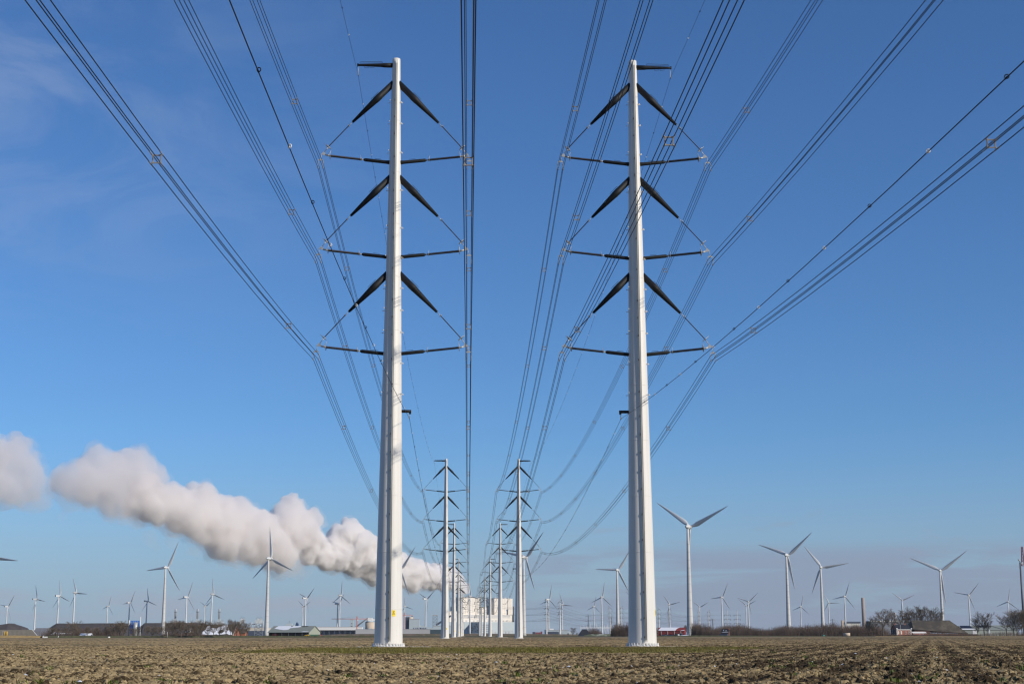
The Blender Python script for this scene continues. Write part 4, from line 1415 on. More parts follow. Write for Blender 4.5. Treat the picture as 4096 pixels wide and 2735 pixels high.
M_SHEDW = mat('pale_green_cladding', (0.30, 0.33, 0.30), 0.6, 0.06, 0.5, stretch=(3, 3, .2))
M_SOLAR = mat('dark_roof_panels', (0.015, 0.018, 0.03), 0.35, 0.3, 0.6)
M_TILEB = mat('brown_tile', (0.10, 0.075, 0.06), 0.8, 0.2, 0.8)

# long low barn at the left edge with two mustard feed silos
hb = House('farm_barn', 'low farm barn with yellow green gable and skylights at the left edge', 'barn', 100.5, 1000, 180 + 57, 52, 15, 0.9, 4.7, M_OLIVE, M_ASB, over=0.4, base_z=0)
hb.t.location = (gx(147.5, 1000), 1000, 0)
hb.t.rotation_euler = (0, 0, 0)
bpy.data.objects.remove(hb.wall); bpy.data.objects.remove(hb.roof)
def left_barn():
    t = hb.t
    w = gx(147.5, 1000) - gx(103.5, 1000)
    L, dx = 46.0, -0.82                                # the long side runs off to the left and a little towards us
    u = Vector((-0.93, -0.37, 0)) * L
    A, B_ = Vector((-w, 0, 0)), Vector((0, 0, 0))
    pk = Vector((-w * .46, 0, 4.75))
    ze = Vector((0, 0, 1.0))
    b = MB(); b.prism([A, B_, B_ + ze, pk, A + ze], u); b.build('wall', M_OLIVE, t)
    f = Vector((0.25, -0.35, 0))
    b = MB()
    for e in (A + ze + Vector((-.35, 0, -.2)), B_ + ze + Vector((.35, 0, -.2))):
        b.prism([e + f + Vector((0, 0, .05)), pk + f + Vector((0, 0, .05)), pk + u + Vector((0, 0, .05)), e + u + Vector((0, 0, .05))], (0, 0, .2))
    ro = b.build('roof', M_ASB, t)
    b = MB()
    for e in (A + ze + Vector((-.4, -.42, -.22)), B_ + ze + Vector((.4, -.42, -.22))):
        b.prism([e + Vector((.2, 0, 0)), pk + Vector((.2, -.42, .1)), pk + Vector((.2, -.42, .5)), e + Vector((.2, 0, .4))], (0, .12, 0))
    b.build('gable_trim', M_TRIM, t)
    for k in range(14):
        s0 = A + ze + u * (0.05 + 0.066 * k)
        m0 = s0.lerp(pk + u * (0.05 + 0.066 * k), .38)
        MB().box(m0 + Vector((-.1, -.25, .35)), (1.6, .5, .35)).build('skylight', M_BLIND, ro)
left_barn()
for k, (px, nm) in enumerate(((17.5, 'left'), (26.5, 'right'))):
    t = thing('feed_silo', f'{nm} mustard yellow feed silo in front of the low farm barn', 'silo', (gx(px, 975), 975, 0), 0, 'mustard feed silos')
    b = MB(); b.lathe([(.2, .8), (.72, 1.7), (.72, 3.7), (.2, 4.1)], 14); b.build('tank', M_MUST, t)
    for a in range(4):
        MB().tube([(.5 * math.cos(a * 1.57 + .8), .5 * math.sin(a * 1.57 + .8), 0), (.6 * math.cos(a * 1.57 + .8), .6 * math.sin(a * 1.57 + .8), 2)], .06, 5).build('leg', M_GALV, t)
    MB().tube([(-.9, -.3, 0), (-.9, -.3, 4.2)], .06, 5).build('ladder', M_TRIM, t)
t = tag(MB().span(gx(147, 960), gx(190, 960), 960, 960.4, 0, .75).build('low_wall', M_TRIM), 'low white wall right of the yellow green gable', 'wall')
for px, ln in ((171, .5), (232, .3)):
    x = gx(px, 930)
    b = MB(); b.tube([(0, 0, 0), (ln, 0, 1.1)], [.22, .10], 8); b.box((ln, 0, 1.15), (.3, .12, .25))
    tag(b.build('marker_post', M_TRIM, None, (x, 930, 0)), 'small white leaning marker post before the ' + ('grey hipped barn' if px < 200 else 'dark heap with the snow streak'), 'post', 'white marker posts')
House('hip_roof_barn', 'big barn with a blue grey hipped roof right of the yellow green gable', 'barn', 120, 1090, 0, gx(200, 1090) - gx(120, 1090), 12, 1.0, 6.6, M_BRICKD, M_GREYR, hip=2.4)
hs = House('snow_roof_shed', 'dark shed with a streak of snow on its roof before the heap', 'shed', 199, 1040, 4, gx(284, 1040) - gx(199, 1040), 9, 1.2, 4.0, M_DARK, M_ASB)
hs.snow([(0.0, .1), (.2, .9), (.35, .62), (.97, .5), (.97, .38), (.5, .30), (.25, .32)])
hs2 = House('cabin', 'small dark blue cabin with snow on its roof under the trees', 'cabin', 322, 1000, 0, gx(361, 1000) - gx(322, 1000), 5, 1.5, 2.5, mat('dark_blue_boards', (.03, .04, .07), .7), M_SNOW)
hs2.window(3.4, .4, .9, .9)
hk = House('kennel', 'tiny white fronted hut on the verge below the blue silos', 'hut', 434, 955, 30, 1.1, 1.0, 1.0, 1.9, M_TRIM, M_DARK, over=.15)

# stockpiles behind
M_HEAP = mat('dark_stockpile', (0.055, 0.046, 0.046), 0.95, 0.3, 0.06, col2=(0.045, 0.04, 0.042))
def heap(label, crest, Y, depth):
    b = MB()
    P = [at(px, py, Y) for px, py in crest]
    vs, fs = [], []
    o = P[0].x
    for p in P:
        z = max(p.z, .1)
        vs += [(p.x - o, -z * 1.25, -.2), (p.x - o, -z * .35, z * .72), (p.x - o, 0, z), (p.x - o, depth, z), (p.x - o, depth + z, -.2)]
    for i in range(len(P) - 1):
        for k in range(4):
            fs.append((i * 5 + k, i * 5 + 5 + k, i * 5 + 6 + k, i * 5 + 1 + k))
    b.add(vs, fs, False)
    tag(b.build('stockpile', M_HEAP, None, (o, Y, 0)), label, 'stockpile', 'dark stockpiles')
heap('dark rounded stockpile at the far left behind the farm barn', [(-300, 2530), (-120, 2500), (0, 2497), (22, 2494), (36, 2491.5), (50, 2497), (60, 2500), (76, 2505), (90, 2510), (100, 2520), (108, 2537)], 3500, 40)
heap('long flat topped dark stockpile left of the blue silos', [(185, 2527), (198, 2510), (212, 2500), (227, 2491.5), (300, 2492), (400, 2491), (495, 2491), (508, 2495), (520, 2502), (536, 2512), (552, 2525), (566, 2536)], 3500, 50)
heap('long flat topped dark stockpile below the three silver stacks', [(546, 2536), (558, 2520), (567, 2500), (578, 2490.5), (650, 2490), (740, 2489.5), (800, 2490.5), (818, 2496), (840, 2510), (860, 2530)], 3540, 50)
# blue silos
M_BLUE = mat('bright_blue_steel', (0.02, 0.13, 0.46), 0.45, 0.08, 0.2)
t = thing('silo_plant', 'cluster of bright blue silos with a silver tank between two heaps', 'silos', (gx(518, 3300), 3300, 0))
def ux(px):
    return gx(px, 3300) - gx(518, 3300)
for i, px in enumerate((522.5, 529.5, 537, 544.5, 552)):
    MB().lathe([(1.75, 14), (1.75, gz(2479.5, 3300)), (1.2, gz(2478.8, 3300))], 14, (ux(px), 3, 0)).build('silo', M_BLUE, t)
b = MB(); b.span(ux(518.5), ux(532), -2, 6, 16, gz(2496, 3300)); b.prism([(ux(518.5), -2, 16), (ux(521), -2, 5), (ux(529), -2, 5), (ux(532), -2, 16)], (0, 8, 0)); b.build('hopper', M_BLUE, t)
MB().lathe([(4.5, 0), (4.5, gz(2488, 3300)), (1.0, gz(2486, 3300))], 20, (ux(542.5), -6, 0)).build('tank', M_GALV, t)
MB().lathe([(1.1, 0), (1.0, gz(2464.5, 3300))], 12, (ux(558.5), 2, 0)).build('chimney', M_DUCT, t)
MB().lathe([(1.6, 0), (1.6, gz(2478, 3300)), (1.0, gz(2476.5, 3300))], 10, (ux(513.5), 1, 0)).build('bucket_elevator', M_GALV, t)
MB().box(((ux(534) + ux(553)) / 2, -6.5, gz(2486.8, 3300)), (ux(553) - ux(534), 1, 1)).build('walkway', M_GALV, t)

def lattice(b, x0, x1, y0, y1, z0, z1, nb, r, taper=1.0):
    """open braced tower"""
    def c(z, sx, sy):
        t = (z - z0) / (z1 - z0)
        f = 1 + (taper - 1) * t
        return Vector(((x0 + x1) / 2 + sx * (x1 - x0) / 2 * f, (y0 + y1) / 2 + sy * (y1 - y0) / 2 * f, z))
    zs = [z0 + (z1 - z0) * i / nb for i in range(nb + 1)]
    cs = [(-1, -1), (1, -1), (1, 1), (-1, 1)]
    for sx, sy in cs:
        b.tube([c(z0, sx, sy), c(z1, sx, sy)], r, 4, smooth=False)
    for a, z in enumerate(zs):
        for i in range(4):
            p, q = cs[i], cs[(i + 1) % 4]
            b.tube([c(z, *p), c(z, *q)], r * .6, 3, smooth=False)
            if a < nb:
                b.tube([c(z, *p), c(zs[a + 1], *q)], r * .6, 3, smooth=False)
                b.tube([c(z, *q), c(zs[a + 1], *p)], r * .6, 3, smooth=False)
M_STACK = mat('silver_stack', (0.50, 0.49, 0.48), 0.35, 0.08, 0.1, metal=0.5)
M_PIPE = mat('pale_pipework', (0.42, 0.45, 0.46), 0.6, 0.3, 0.2)
M_STEEL = mat('grey_blue_steelwork', (0.20, 0.22, 0.25), 0.6, 0.2, 0.1)
for i, (px, nm) in enumerate(((698.8, 'left'), (787.3, 'middle'), (874.8, 'right'))):
    Y = 3700
    t = thing('exhaust_stack', f'{nm} one of three silver exhaust stacks on the plant behind the heap', 'chimney', (gx(px, Y), Y, 0), 0, 'three silver exhaust stacks')
    MB().lathe([(2.3, 25), (2.3, gz(2434, Y)), (2.2, gz(2433, Y))], 16).build('pipe', M_STACK, t)
    MB().lathe([(2.35, gz(2446.5, Y)), (3.6, gz(2446, Y)), (3.6, gz(2444, Y)), (2.35, gz(2443.5, Y))], 16).build('collar', M_STEEL, t)
    b = MB(); b.span(-11, 9, -4, 8, 22, 29); b.span(-6, 7, -5, 7, 29, 34); b.prism([(-4, -4, 34), (4, -4, 34), (2.4, -2.4, 40), (-2.4, -2.4, 40)], (0, 5, 0)); b.build('boiler_casing', M_PIPE, t)
    rg = random.Random(30 + i)
    b = MB(); lattice(b, -13, 11, -7, 10, 20, 36, 3, .35)
    for k in range(14):
        x = rg.uniform(-12, 11); z = rg.uniform(26, 40)
        b.tube([(x, -7, 24), (x, -7, z)], .3, 4); b.tube([(x, -7.2, z), (x + rg.uniform(-5, 5), -7.2, z)], .35, 4)
    b.tube([(-14.5, -5, 20), (-14.5, -5, 44)], .4, 5)
    b.build('pipe_rack', M_PIPE, t)
tag(MB().span(gx(725, 3760), gx(800, 3760), 3760, 3790, 0, gz(2487, 3760)).build('plant_hall', M_TRIM), 'flat white hall roof between the silver stacks', 'hall')

# brick house and the snowy barn
hh = House('brick_house', 'brown roofed brick house with a white dormer among the bare trees', 'house', 730, 1040, -6, gx(783, 1040) - gx(730, 1040), 8, 2.6, 5.1, M_BRICK, M_TILEB, hip=2.6)
d = MB(); d.span(2.0, 5.0, .6, 3.2, 3.0, 4.5); dm = d.build('dormer', M_TRIM, hh.roof)
for x in (2.8, 4.2):
    MB().span(x - .45, x + .45, .5, .7, 3.3, 4.25).build('pane', M_GLASS, dm)
for x in (1.2, 3.2, 5.4, 7.6):
    hh.window(x, .9, .8, 1.4)
hh.chimney(4.2, 1.0, M_TRIM, .9)
hb2 = House('snowy_barn', 'red brick barn with big snow covered roof in the bare trees', 'barn', 803, 1030, -9, gx(925, 1030) - gx(803, 1030) + 1.5, 17, 1.2, 8.2, M_BRICK, M_THATCH, over=.3)
hb2.snow([(.0, .0), (.02, .28), (.10, .86), (.17, .92), (.22, .72), (.30, .66), (.40, .62), (.52, .82), (.62, .96), (.72, .95), (.78, .84), (.80, .55), (.86, .42), (.92, .34), (.99, .04), (.90, .02), (.80, .14), (.72, .08), (.62, .06), (.55, .02), (.48, .08), (.38, .03), (.2, .05)])
for poly in ([(.50, .22), (.56, .44), (.63, .50), (.70, .36), (.66, .2), (.58, .14)], [(.26, .30), (.34, .34), (.44, .30), (.36, .24)], [(.10, .42), (.17, .48), (.24, .44), (.16, .38)], [(.72, .56), (.77, .62), (.79, .48), (.74, .44)]):
    hb2.snow(poly, 'bare_roof_patch', M_THATCH, .37)
b = MB()
Lb = hb2.L
b.span(Lb + .32, Lb + .48, 8.0, 9.0, 7.4, 8.3); b.prism([(Lb + .32, 0, 1.0), (Lb + .32, 8.5, 8.2), (Lb + .32, 8.5, 8.6), (Lb + .32, 0, 1.4)], (.14, 0, 0))
b.build('gable_trim', M_TRIM, hb2.t)
for k in range(5):
    hb2.box('door' if k % 2 else 'window', 2.0 + 4.2 * k, 2.9 + 4.2 * k, -.12, -.03, 0.05, .95, M_DARK if k % 2 else M_GLASS)
ha = House('brick_annex', 'low orange brick annex with a green door right of the snowy barn', 'barn', 929, 1045, -3, gx(980, 1045) - gx(929, 1045), 8, 2.9, 5.4, mat('orange_brick', (.33, .13, .075), .85, .15, .9), M_TILEB)
ha.box('door', .2, 1.0, -.12, -.03, 0.05, 2.0, mat('green_door', (.10, .17, .04), .6))
ha.box('door', 3.6, 4.2, -.12, -.03, 0.05, 2.4, mat('dark_green_door', (.04, .08, .03), .6))
t = tag(MB().tube([(0, 0, 0), (0, 0, 3.4)], .09, 6).build('marker_post', M_TRIM, None, (gx(669, 930), 930, 0)), 'tall thin white post on the verge left of the brick house', 'post')

# green open fronted shed
gs_L = (gx(1244, 1200) - gx(1074, 1200)) / math.cos(R(20))
gs = House('open_shed', 'long grey green open fronted shed with snow on the roof', 'shed', 1074, 1212, -20, gs_L, 20, 3.7, 8.3, M_GSHED, M_GROOF, over=.7)
gs.box('open_bay', .6, gs_L - .3, -.12, -.02, .02, 3.35, M_DARK)  # flat dark panel on the wall, painting the shade inside the bays
gs.box('base_band', gs_L + .02, gs_L + .12, -.05, 20.05, 0, 1.9, M_GBAND)
gs.box('sliding_door', 3.2, 7.6, -.22, -.13, .1, 2.9, mat('deep_red_door', (.10, .012, .012), .7))
for k in range(1, 6):
    MB().tube([(k * gs_L / 6, -.3, 0), (k * gs_L / 6, -.3, 3.4)], .10, 6).build('post', M_STEEL, gs.t)
gs.snow([(.06, .55), (.10, .97), (.42, .97), (.425, .82), (.47, .82), (.475, .97), (.66, .97), (.70, .86), (.62, .74), (.45, .62), (.43, .36), (.33, .30), (.2, .40)])
gs.snow([(.66, .93), (.86, .95), (.83, .84), (.72, .82)], 'bare_roof_patch', M_DARK, .33)
gs.snow([(.80, .0), (.98, .02), (.98, .06), (.86, .08)])
pz = gs.t.matrix_world
tag(MB().tube([(0, 0, 0), (0, 0, 1.9)], .28, 8).build('bollard', mat('red_post', (.6, .05, .04), .5), None, (gx(1280.5, 1190), 1190, 0)), 'short red post at the right corner of the open fronted shed', 'post')
def loader(name, label, px, Y, col, s=1.0):
    t = thing(name, label, 'vehicle', (gx(px, Y), Y, 0), R(-10))
    m = mat('loader_' + label[:6], col, .5)
    b = MB(); b.box((0, 0, 1.1 * s), (3.2 * s, 1.5 * s, .8 * s)); b.box((1.1 * s, 0, 1.6 * s), (1.3 * s, 1.3 * s, .5 * s)); b.build('body', m, t)
    b = MB(); b.box((-.5 * s, 0, 2.0 * s), (1.2 * s, 1.3 * s, 1.1 * s)); b.build('cab', M_GLASS, t)
    for x in (-1.1, 1.1):
        for y in (-.85, .85):
            MB().tube([(x * s, y * s - .2, .6 * s), (x * s, y * s + .2, .6 * s)], .6 * s, 12).build('wheel', M_DARK, t)
    b = MB(); b.box((-2.3 * s, 0, .6 * s), (.6 * s, 1.9 * s, .7 * s)); b.tube([(-.6 * s, .5, 1.3 * s), (-2.2 * s, .5, .8 * s)], .12, 5); b.build('bucket', m, t)
loader('wheel_loader', 'yellow wheel loader in the right bay of the open fronted shed', 1227, 1176, (.62, .36, .02))
b = MB(); b.box((0, 0, .45), (7.5, 2.2, .35)); b.box((3.3, 0, .75), (1.2, 2.0, .5)); tg = thing('flat_trailer', 'flat trailer with a white end parked before the open shed', 'trailer', (gx(1222, 1168), 1168, 0), R(-20)); b.build('deck', M_GALV, tg)
for x in (-2.6, -1.6, 2.2):
    MB().tube([(x, -1.0, .32), (x, 1.0, .32)], .32, 10).build('wheel', M_DARK, tg)
for px, w_ in ((1034, 4), (1050, 3), (1065, 6)):
    b = MB(); pts = [(math.cos(a) * w_ / 2, math.sin(a) * 1.3, 0) for a in np.linspace(0, 6.283, 12)[:-1]]
    b.lathe([(w_ / 2, 0), (w_ / 2.2, .6), (w_ / 4, .95), (.2, 1.0)], 12)
    tag(b.build('tarpaulin_heap', M_DARK, None, (gx(px, 1150), 1150, 0)), {1034: 'leftmost', 1050: 'middle', 1065: 'rightmost'}[px] + ' of three low black heaps left of the open shed', 'heap', 'black heaps by the shed')

# steel transfer towers of the conveyors
for px, Y, lab, wv in ((966, 3100, 'grey steel conveyor tower half hidden behind bare trees', 12.5), (1033, 3000, 'grey steel conveyor tower left of the open fronted shed', 15)):
    t = thing('conveyor_tower', lab, 'tower', (gx(px, Y), Y, 0), R(8))
    zt = gz(2473, Y)
    b = MB(); lattice(b, -wv / 2, wv / 2, -5, 5, 0, zt - 9, 4, .55, .86); b.build('frame', M_STEEL, t)
    b = MB(); b.span(-wv * .45, wv * .5, -5, 5, zt - 9, zt - 2); b.span(-wv * .2, wv * .45, -4, 4, zt - 2, zt + 1); b.build('head_house', M_PIPE, t)
    b = MB()
    for x in (-wv * .28, wv * .1):
        b.tube([(x, -4, zt), (x + 2.2, -4, zt + 5), (x + 5, -4, zt)], .28, 4)
    b.build('a_frame', M_STEEL, t)
    MB().span(-wv * .85, -wv * .42, -3, 3, zt - 11, zt - 9).build('walkway', M_STEEL, t)
M_BLUEGREY = mat('pale_blue_cladding', (0.42, 0.48, 0.50), 0.6, 0.05, 0.03)
M_PLANTG = mat('pale_grey_cladding', (0.40, 0.40, 0.41), 0.7, 0.06, 0.03)
M_CREAM = mat('cream_cladding', (0.72, 0.66, 0.575), 0.6, 0.04, 0.02)
M_TANC = mat('tan_concrete', (0.52, 0.43, 0.33), 0.75, 0.08, 0.1)
M_NAVY = mat('dark_blue_cladding', (0.05, 0.065, 0.10), 0.6, 0.15, 0.05)
M_STRIPE = mat('grey_stripe', (0.42, 0.42, 0.44), 0.6, 0.05, 0.05)
M_CRANE = mat('crane_red', (0.55, 0.16, 0.10), 0.6, 0.1, 0.2)
def block(name, label, cat, px0, px1, ytop, Y, dep, m, ybot=None, group=None):
    x0, x1 = gx(px0, Y), gx(px1, Y)
    z1 = gz(ytop, Y); z0 = gz(ybot, Y) if ybot else -.2
    t = thing(name, label, cat, (x0, Y, 0), 0, group)
    MB().span(0, x1 - x0, 0, dep, z0, z1).build('wall', m, t)
    MB().span(-.4, x1 - x0 + .4, -.4, dep + .4, z1, z1 + .8).build('roof', M_PLANTG, t)
    return t, x1 - x0, z0, z1
t, w_, z0, z1 = block('storage_hall', 'low tan industrial hall behind the steel tower', 'hall', 985, 1068, 2508, 3300, 60, mat('sand_wall', (.55, .50, .42), .7), None)
MB().span(0, w_, -1.5, -.1, 0, 11).build('lower_wall', M_NAVY, t)
for k in range(7):
    MB().lathe([(1.2, z1), (1.2, z1 + 7 + (k * 5 % 9))], 8, (4 + k * (w_ - 8) / 6, 5, 0)).build('vent_pipe', M_PIPE, t)
t = thing('control_building', 'pale flat control building with an antenna above the open shed roof', 'building', (gx(1139, 3300), 3300, 0))
wq = gx(1177, 3300) - gx(1139, 3300)
b = MB(); b.span(0, wq, 0, 14, 0, gz(2497, 3300)); b.span(2, wq * .72, 1, 12, gz(2497, 3300), gz(2491, 3300)); b.build('wall', M_BLUEGREY, t)
b = MB(); b.tube([(wq * .4, 5, 24), (wq * .4, 5, gz(2481, 3300))], .3, 5); b.box((wq * .43, 5, gz(2484, 3300)), (1.6, .4, 1.6)); b.build('antenna', M_STEEL, t)
t = thing('hopper_tower', 'small dark blue hopper tower peeking over the open shed', 'tower', (gx(1187, 3250), 3250, 0))
b = MB(); b.span(-3.2, 3.2, -3, 3, 10, 24); b.lathe([(2.2, 24), (2.2, 27), (.6, 28.5)], 12); b.span(1.2, 3.2, -2, 2, 24, 26); b.build('wall', mat('deep_blue', (.03, .07, .16), .5), t)
t, w_, z0, z1 = block('conveyor_hall', 'long white hall on blue columns right of the open shed', 'hall', 1268, 1448, 2505.5, 3100, 24, M_TRIM, 2518)
for k in range(9):
    MB().span(2 + k * (w_ - 6) / 8, 4 + k * (w_ - 6) / 8, 2, 6, 0, z0).build('column', M_NAVY, t)
MB().span(0, w_, 10, 24, 0, z0).build('lower_wall', mat('blue_lower_wall', (.16, .19, .24), .7), t)
t, w_, z0, z1 = block('lift_tower', 'slim pale concrete tower beside the left red crane', 'tower', 1399, 1413, 2477, 3150, 8, M_BLUEGREY)
for z in (14, 19, 24):
    MB().span(2, w_ - 2, -.3, -.1, z, z + 1.2).build('window', M_NAVY, t)
def crane(label, px, Y, ytop, yjib, pxl, pxr):
    t = thing('tower_crane', label, 'crane', (gx(px, Y), Y, 0))
    zt, zj = gz(ytop, Y), gz(yjib, Y)
    b = MB(); lattice(b, -.9, .9, -.9, .9, 0, zt, 16, .22); b.build('mast', M_CRANE, t)
    xl, xr = gx(pxl, Y) - gx(px, Y), gx(pxr, Y) - gx(px, Y)
    b = MB()
    for y, z in ((-.7, zj), (.7, zj), (0, zj + 1.4)):
        b.tube([(xl, y, z), (xr, y, z)], .2, 4)
    n = 30
    for k in range(n):
        xa, xb = xl + (xr - xl) * k / n, xl + (xr - xl) * (k + 1) / n
        b.tube([(xa, -.7, zj), ((xa + xb) / 2, 0, zj + 1.4), (xb, -.7, zj)], .1, 3)
    b.build('jib', M_CRANE, t)
    b = MB(); b.tube([(xl * .75, 0, zj + 1.4), (0, 0, zt), (xr * .8, 0, zj + 1.4)], .10, 4); b.build('tie', M_STEEL, t)
    MB().box((1.6, -.5, zj - 1.4), (1.8, 1.5, 2.2)).build('cab', M_TRIM, t)
    e = xl if abs(xl) < abs(xr) else xr
    MB().box((e * .9, 0, zj - 1), (3.4, 1.6, 2.4)).build('counterweight', M_STEEL, t)
crane('left red tower crane beside the slim concrete tower', 1426.5, 3050, 2463, 2475, 1325, 1466)
crane('right red tower crane just right of the nearest left pylon', 1616, 3050, 2449, 2461, 1540, 1651)
t = thing('storage_silo', 'squat tan silo with white conveyor house on top, left of the nearest left pylon', 'silo', (gx(1479, 3300), 3300, 0))
rs = (gx(1498, 3300) - gx(1460.5, 3300)) / 2
MB().lathe([(rs, 0), (rs, gz(2486, 3300))], 32).build('wall', M_TANC, t)
MB().lathe([(rs + .5, gz(2486, 3300)), (rs * .6, gz(2481.5, 3300)), (.5, gz(2480, 3300))], 32).build('roof', M_BLUEGREY, t)
b = MB(); b.span(-5, 6, -4, 4, gz(2481, 3300), gz(2469, 3300)); b.span(6, 14, -3, 3, gz(2481, 3300), gz(2474, 3300)); b.span(-11, -5, -3, 3, gz(2481, 3300), gz(2475, 3300)); b.build('conveyor_house', M_TRIM, t)
MB().box((2, -rs - 1.5, 8), (8, 3, 15)).build('annex', M_BLUEGREY, t)
t = thing('conveyor_bridge', 'sloping grey conveyor bridge climbing to the squat tan silo', 'conveyor', (gx(1415, 3290), 3290, 0))
xe, ze_ = gx(1470, 3290) - gx(1415, 3290), gz(2472, 3290)
b = MB()
for y in (-1.5, 1.5):
    b.tube([(0, y, 14), (xe, y, ze_)], .4, 4); b.tube([(0, y, 16.5), (xe, y, ze_ + 2.5)], .4, 4)
for k in range(14):
    f = k / 14; g2 = (k + 1) / 14
    b.tube([(xe * f, -1.5, 14 + (ze_ - 14) * f), (xe * g2, -1.5, 16.5 + (ze_ - 14) * g2)], .25, 3)
b.build('truss', M_STEEL, t)
b = MB(); b.prism([(0, -1, 14.3), (xe, -1, ze_ + .3), (xe, -1, ze_ + 2.2), (0, -1, 16.2)], (0, 2, 0)); b.build('gallery', mat('dim_gallery', (.22, .24, .27), .7), t)
t, w_, z0, z1 = block('warehouse', 'long low grey warehouse wall behind the nearest left pylon', 'warehouse', 1422, 1722, 2515.5, 3000, 60, M_PLANTG)
for k, px in enumerate((1655, 1664, 1672, 1685, 1694, 1703)):
    MB().lathe([(1.6, z1 + .8), (1.9, z1 + 2.4), (1.2, z1 + 3.6)], 10, (gx(px, 3000) - gx(1422, 3000), 8, 0)).build('roof_vent', M_STEEL, t)
t, w_, z0, z1 = block('process_tower', 'pale blue grey process block with tan silo behind, right of the near pylon', 'building', 1636, 1676.5, 2475, 3150, 24, M_BLUEGREY)
MB().span(-8, -.2, 4, 22, 0, gz(2466, 3150)).build('dark_wing', M_NAVY, t)
MB().lathe([(5.3, 20), (5.3, gz(2466, 3150)), (4.5, gz(2464.5, 3150))], 20, (1.5, 34, 0)).build('silo', M_TANC, t)
b = MB()
b.prism([(w_, 4, 18), (w_ + 44, 4, 9.5), (w_ + 44, 4, 12), (w_, 4, 21.5)], (0, 4, 0))
b.build('conveyor_gallery', M_BLUEGREY, t)
t = thing('lattice_tower', 'dark lattice conveyor tower left of the second left row pylon', 'tower', (gx(1740, 3300), 3300, 0))
b = MB(); lattice(b, -4.6, 4.6, -4, 4, 0, gz(2460, 3300), 6, .45); b.build('frame', M_STEEL, t)
MB().span(-5.4, 5.4, -4, 4, gz(2460, 3300), gz(2458.5, 3300)).build('top_deck', M_TANC, t)
b = MB(); b.prism([(2, -1, 20), (34, -1, 40), (34, -1, 44), (2, -1, 25)], (0, 4, 0)); b.prism([(-36, -1, 15), (-4, -1, 9), (-4, -1, 12), (-36, -1, 18)], (0, 4, 0)); b.build('conveyor_gallery', M_NAVY, t)
t, w_, z0, z1 = block('office_building', 'pale low office block with a dark glass front left of the power station', 'building', 1733, 1802, 2502, 2950, 30, M_BLUEGREY)
MB().span(-6, 27, -5, -.5, 0, gz(2516, 2950)).build('glass_front', mat('dark_glass_front', (.05, .075, .09), .3), t)

# the power station
YP = 4750
t = thing('power_station', 'huge cream power station with two boiler blocks beneath the plume', 'power station', (gx(1852, YP), YP, 0))
TH = R(28)                                    # its fronts face the sun; the shaded flanks show on their left
t.rotation_euler = (0, 0, TH)
def pxr_(px, y=0.0):
    return (gx(px, YP) - gx(1852, YP) + y * math.sin(TH)) / math.cos(TH)
def pz_(py):
    return gz(py, YP)
def pblock(name, a, b_, ytop, ybot, y0, y1, m, parent=None):
    return MB().span(pxr_(a, y0), pxr_(b_, y0), y0, y1, pz_(ybot) if ybot else -.2, pz_(ytop)).build(name, m, parent or t)
b1 = pblock('boiler_house', 1852, 1921, 2387.5, 2470, 40, 92, M_CREAM)
b2 = pblock('boiler_house', 1979.5, 2055.5, 2389, 2470, 40, 92, M_CREAM)
pblock('side_tower', 1812, 1822, 2423, 2443, 60, 80, M_CREAM)
pblock('turbine_hall', 1853, 2055.6, 2456, 2486, 22, 62, M_CREAM)
pblock('turbine_hall', 1797, 1853, 2443, 2486, 30, 64, M_CREAM)
pblock('coal_bunker', 1925, 1950, 2424, 2456, 66, 90, M_CREAM)
for a, b_ in ((2458.5, 2462), (2466, 2468.5)):
    pblock('wall_stripe', 1856, 2045, a, b_, 21.2, 22.3, M_STRIPE)
pblock('base_hall', 1856, 2060, 2486, None, -18, 21, M_BLUEGREY)
pblock('base_hall', 1797, 1855, 2487, None, 4, 29, M_BLUEGREY)
pblock('annex', 1917, 1960, 2486.4, None, -72, -18.3, mat('blue_annex', (.40, .46, .49), .6))
pblock('wall_stripe', 2010, 2056, 2520, 2522, -18.8, -17.8, M_STRIPE)
MB().lathe([(2.2, 0), (2.2, pz_(2423)), (3.4, pz_(2422)), (3.4, pz_(2421))], 12, (pxr_(2057.8, 20), 20, 0)).build('flue', M_STEEL, t)
MB().span(pxr_(2035.8, 39), pxr_(2036.8, 39), 39, 40.2, pz_(2456), pz_(2387)).build('down_pipe', M_STRIPE, t)
rg = random.Random(8)
xw = pxr_(1917, -72)
for k in range(22):
    y = rg.uniform(-66, -24); z = rg.uniform(8, 34)
    MB().span(xw - .9, xw - .1, y, y + 3, z, z + 2.0).build('window', M_NAVY, t)
for k in range(5):
    MB().span(pxr_(1925, -72), pxr_(1955, -72), -72.9, -72.1, 7 + 6 * k, 8.4 + 6 * k).build('window_band', M_NAVY, t)
for hb_, a, b_, yt in ((b1, 1852, 1921, 2387.5), (b2, 1979.5, 2055.5, 2389)):
    x0, x1 = pxr_(a, 40), pxr_(b_, 40)
    for k in range(1, 7):
        xx = x0 + (x1 - x0) * k / 7
        MB().span(xx - .18, xx + .18, 39.7, 39.95, pz_(2456), pz_(yt) - 1).build('cladding_seam', M_STRIPE, hb_)
    for k in range(5):
        xx = x0 + (x1 - x0) * (k + .7) / 5.6
        MB().span(xx - 3, xx + 2, 48, 54, pz_(yt) - .2, pz_(yt) + rg.uniform(1.5, 4)).build('roof_vent', M_STRIPE, hb_)
for k in range(9):
    xx = pxr_(1925 + k * 14, -18)
    MB().span(xx, xx + 5, -18.9, -18.1, 5, 12 if k % 3 else 18).build('loading_door', M_STRIPE, t)
for k in range(12):
    xx = pxr_(1862 + k * 15, 22)
    MB().span(xx, xx + 6, 21.3, 21.9, pz_(2483), pz_(2479)).build('louvre', M_STRIPE, t)
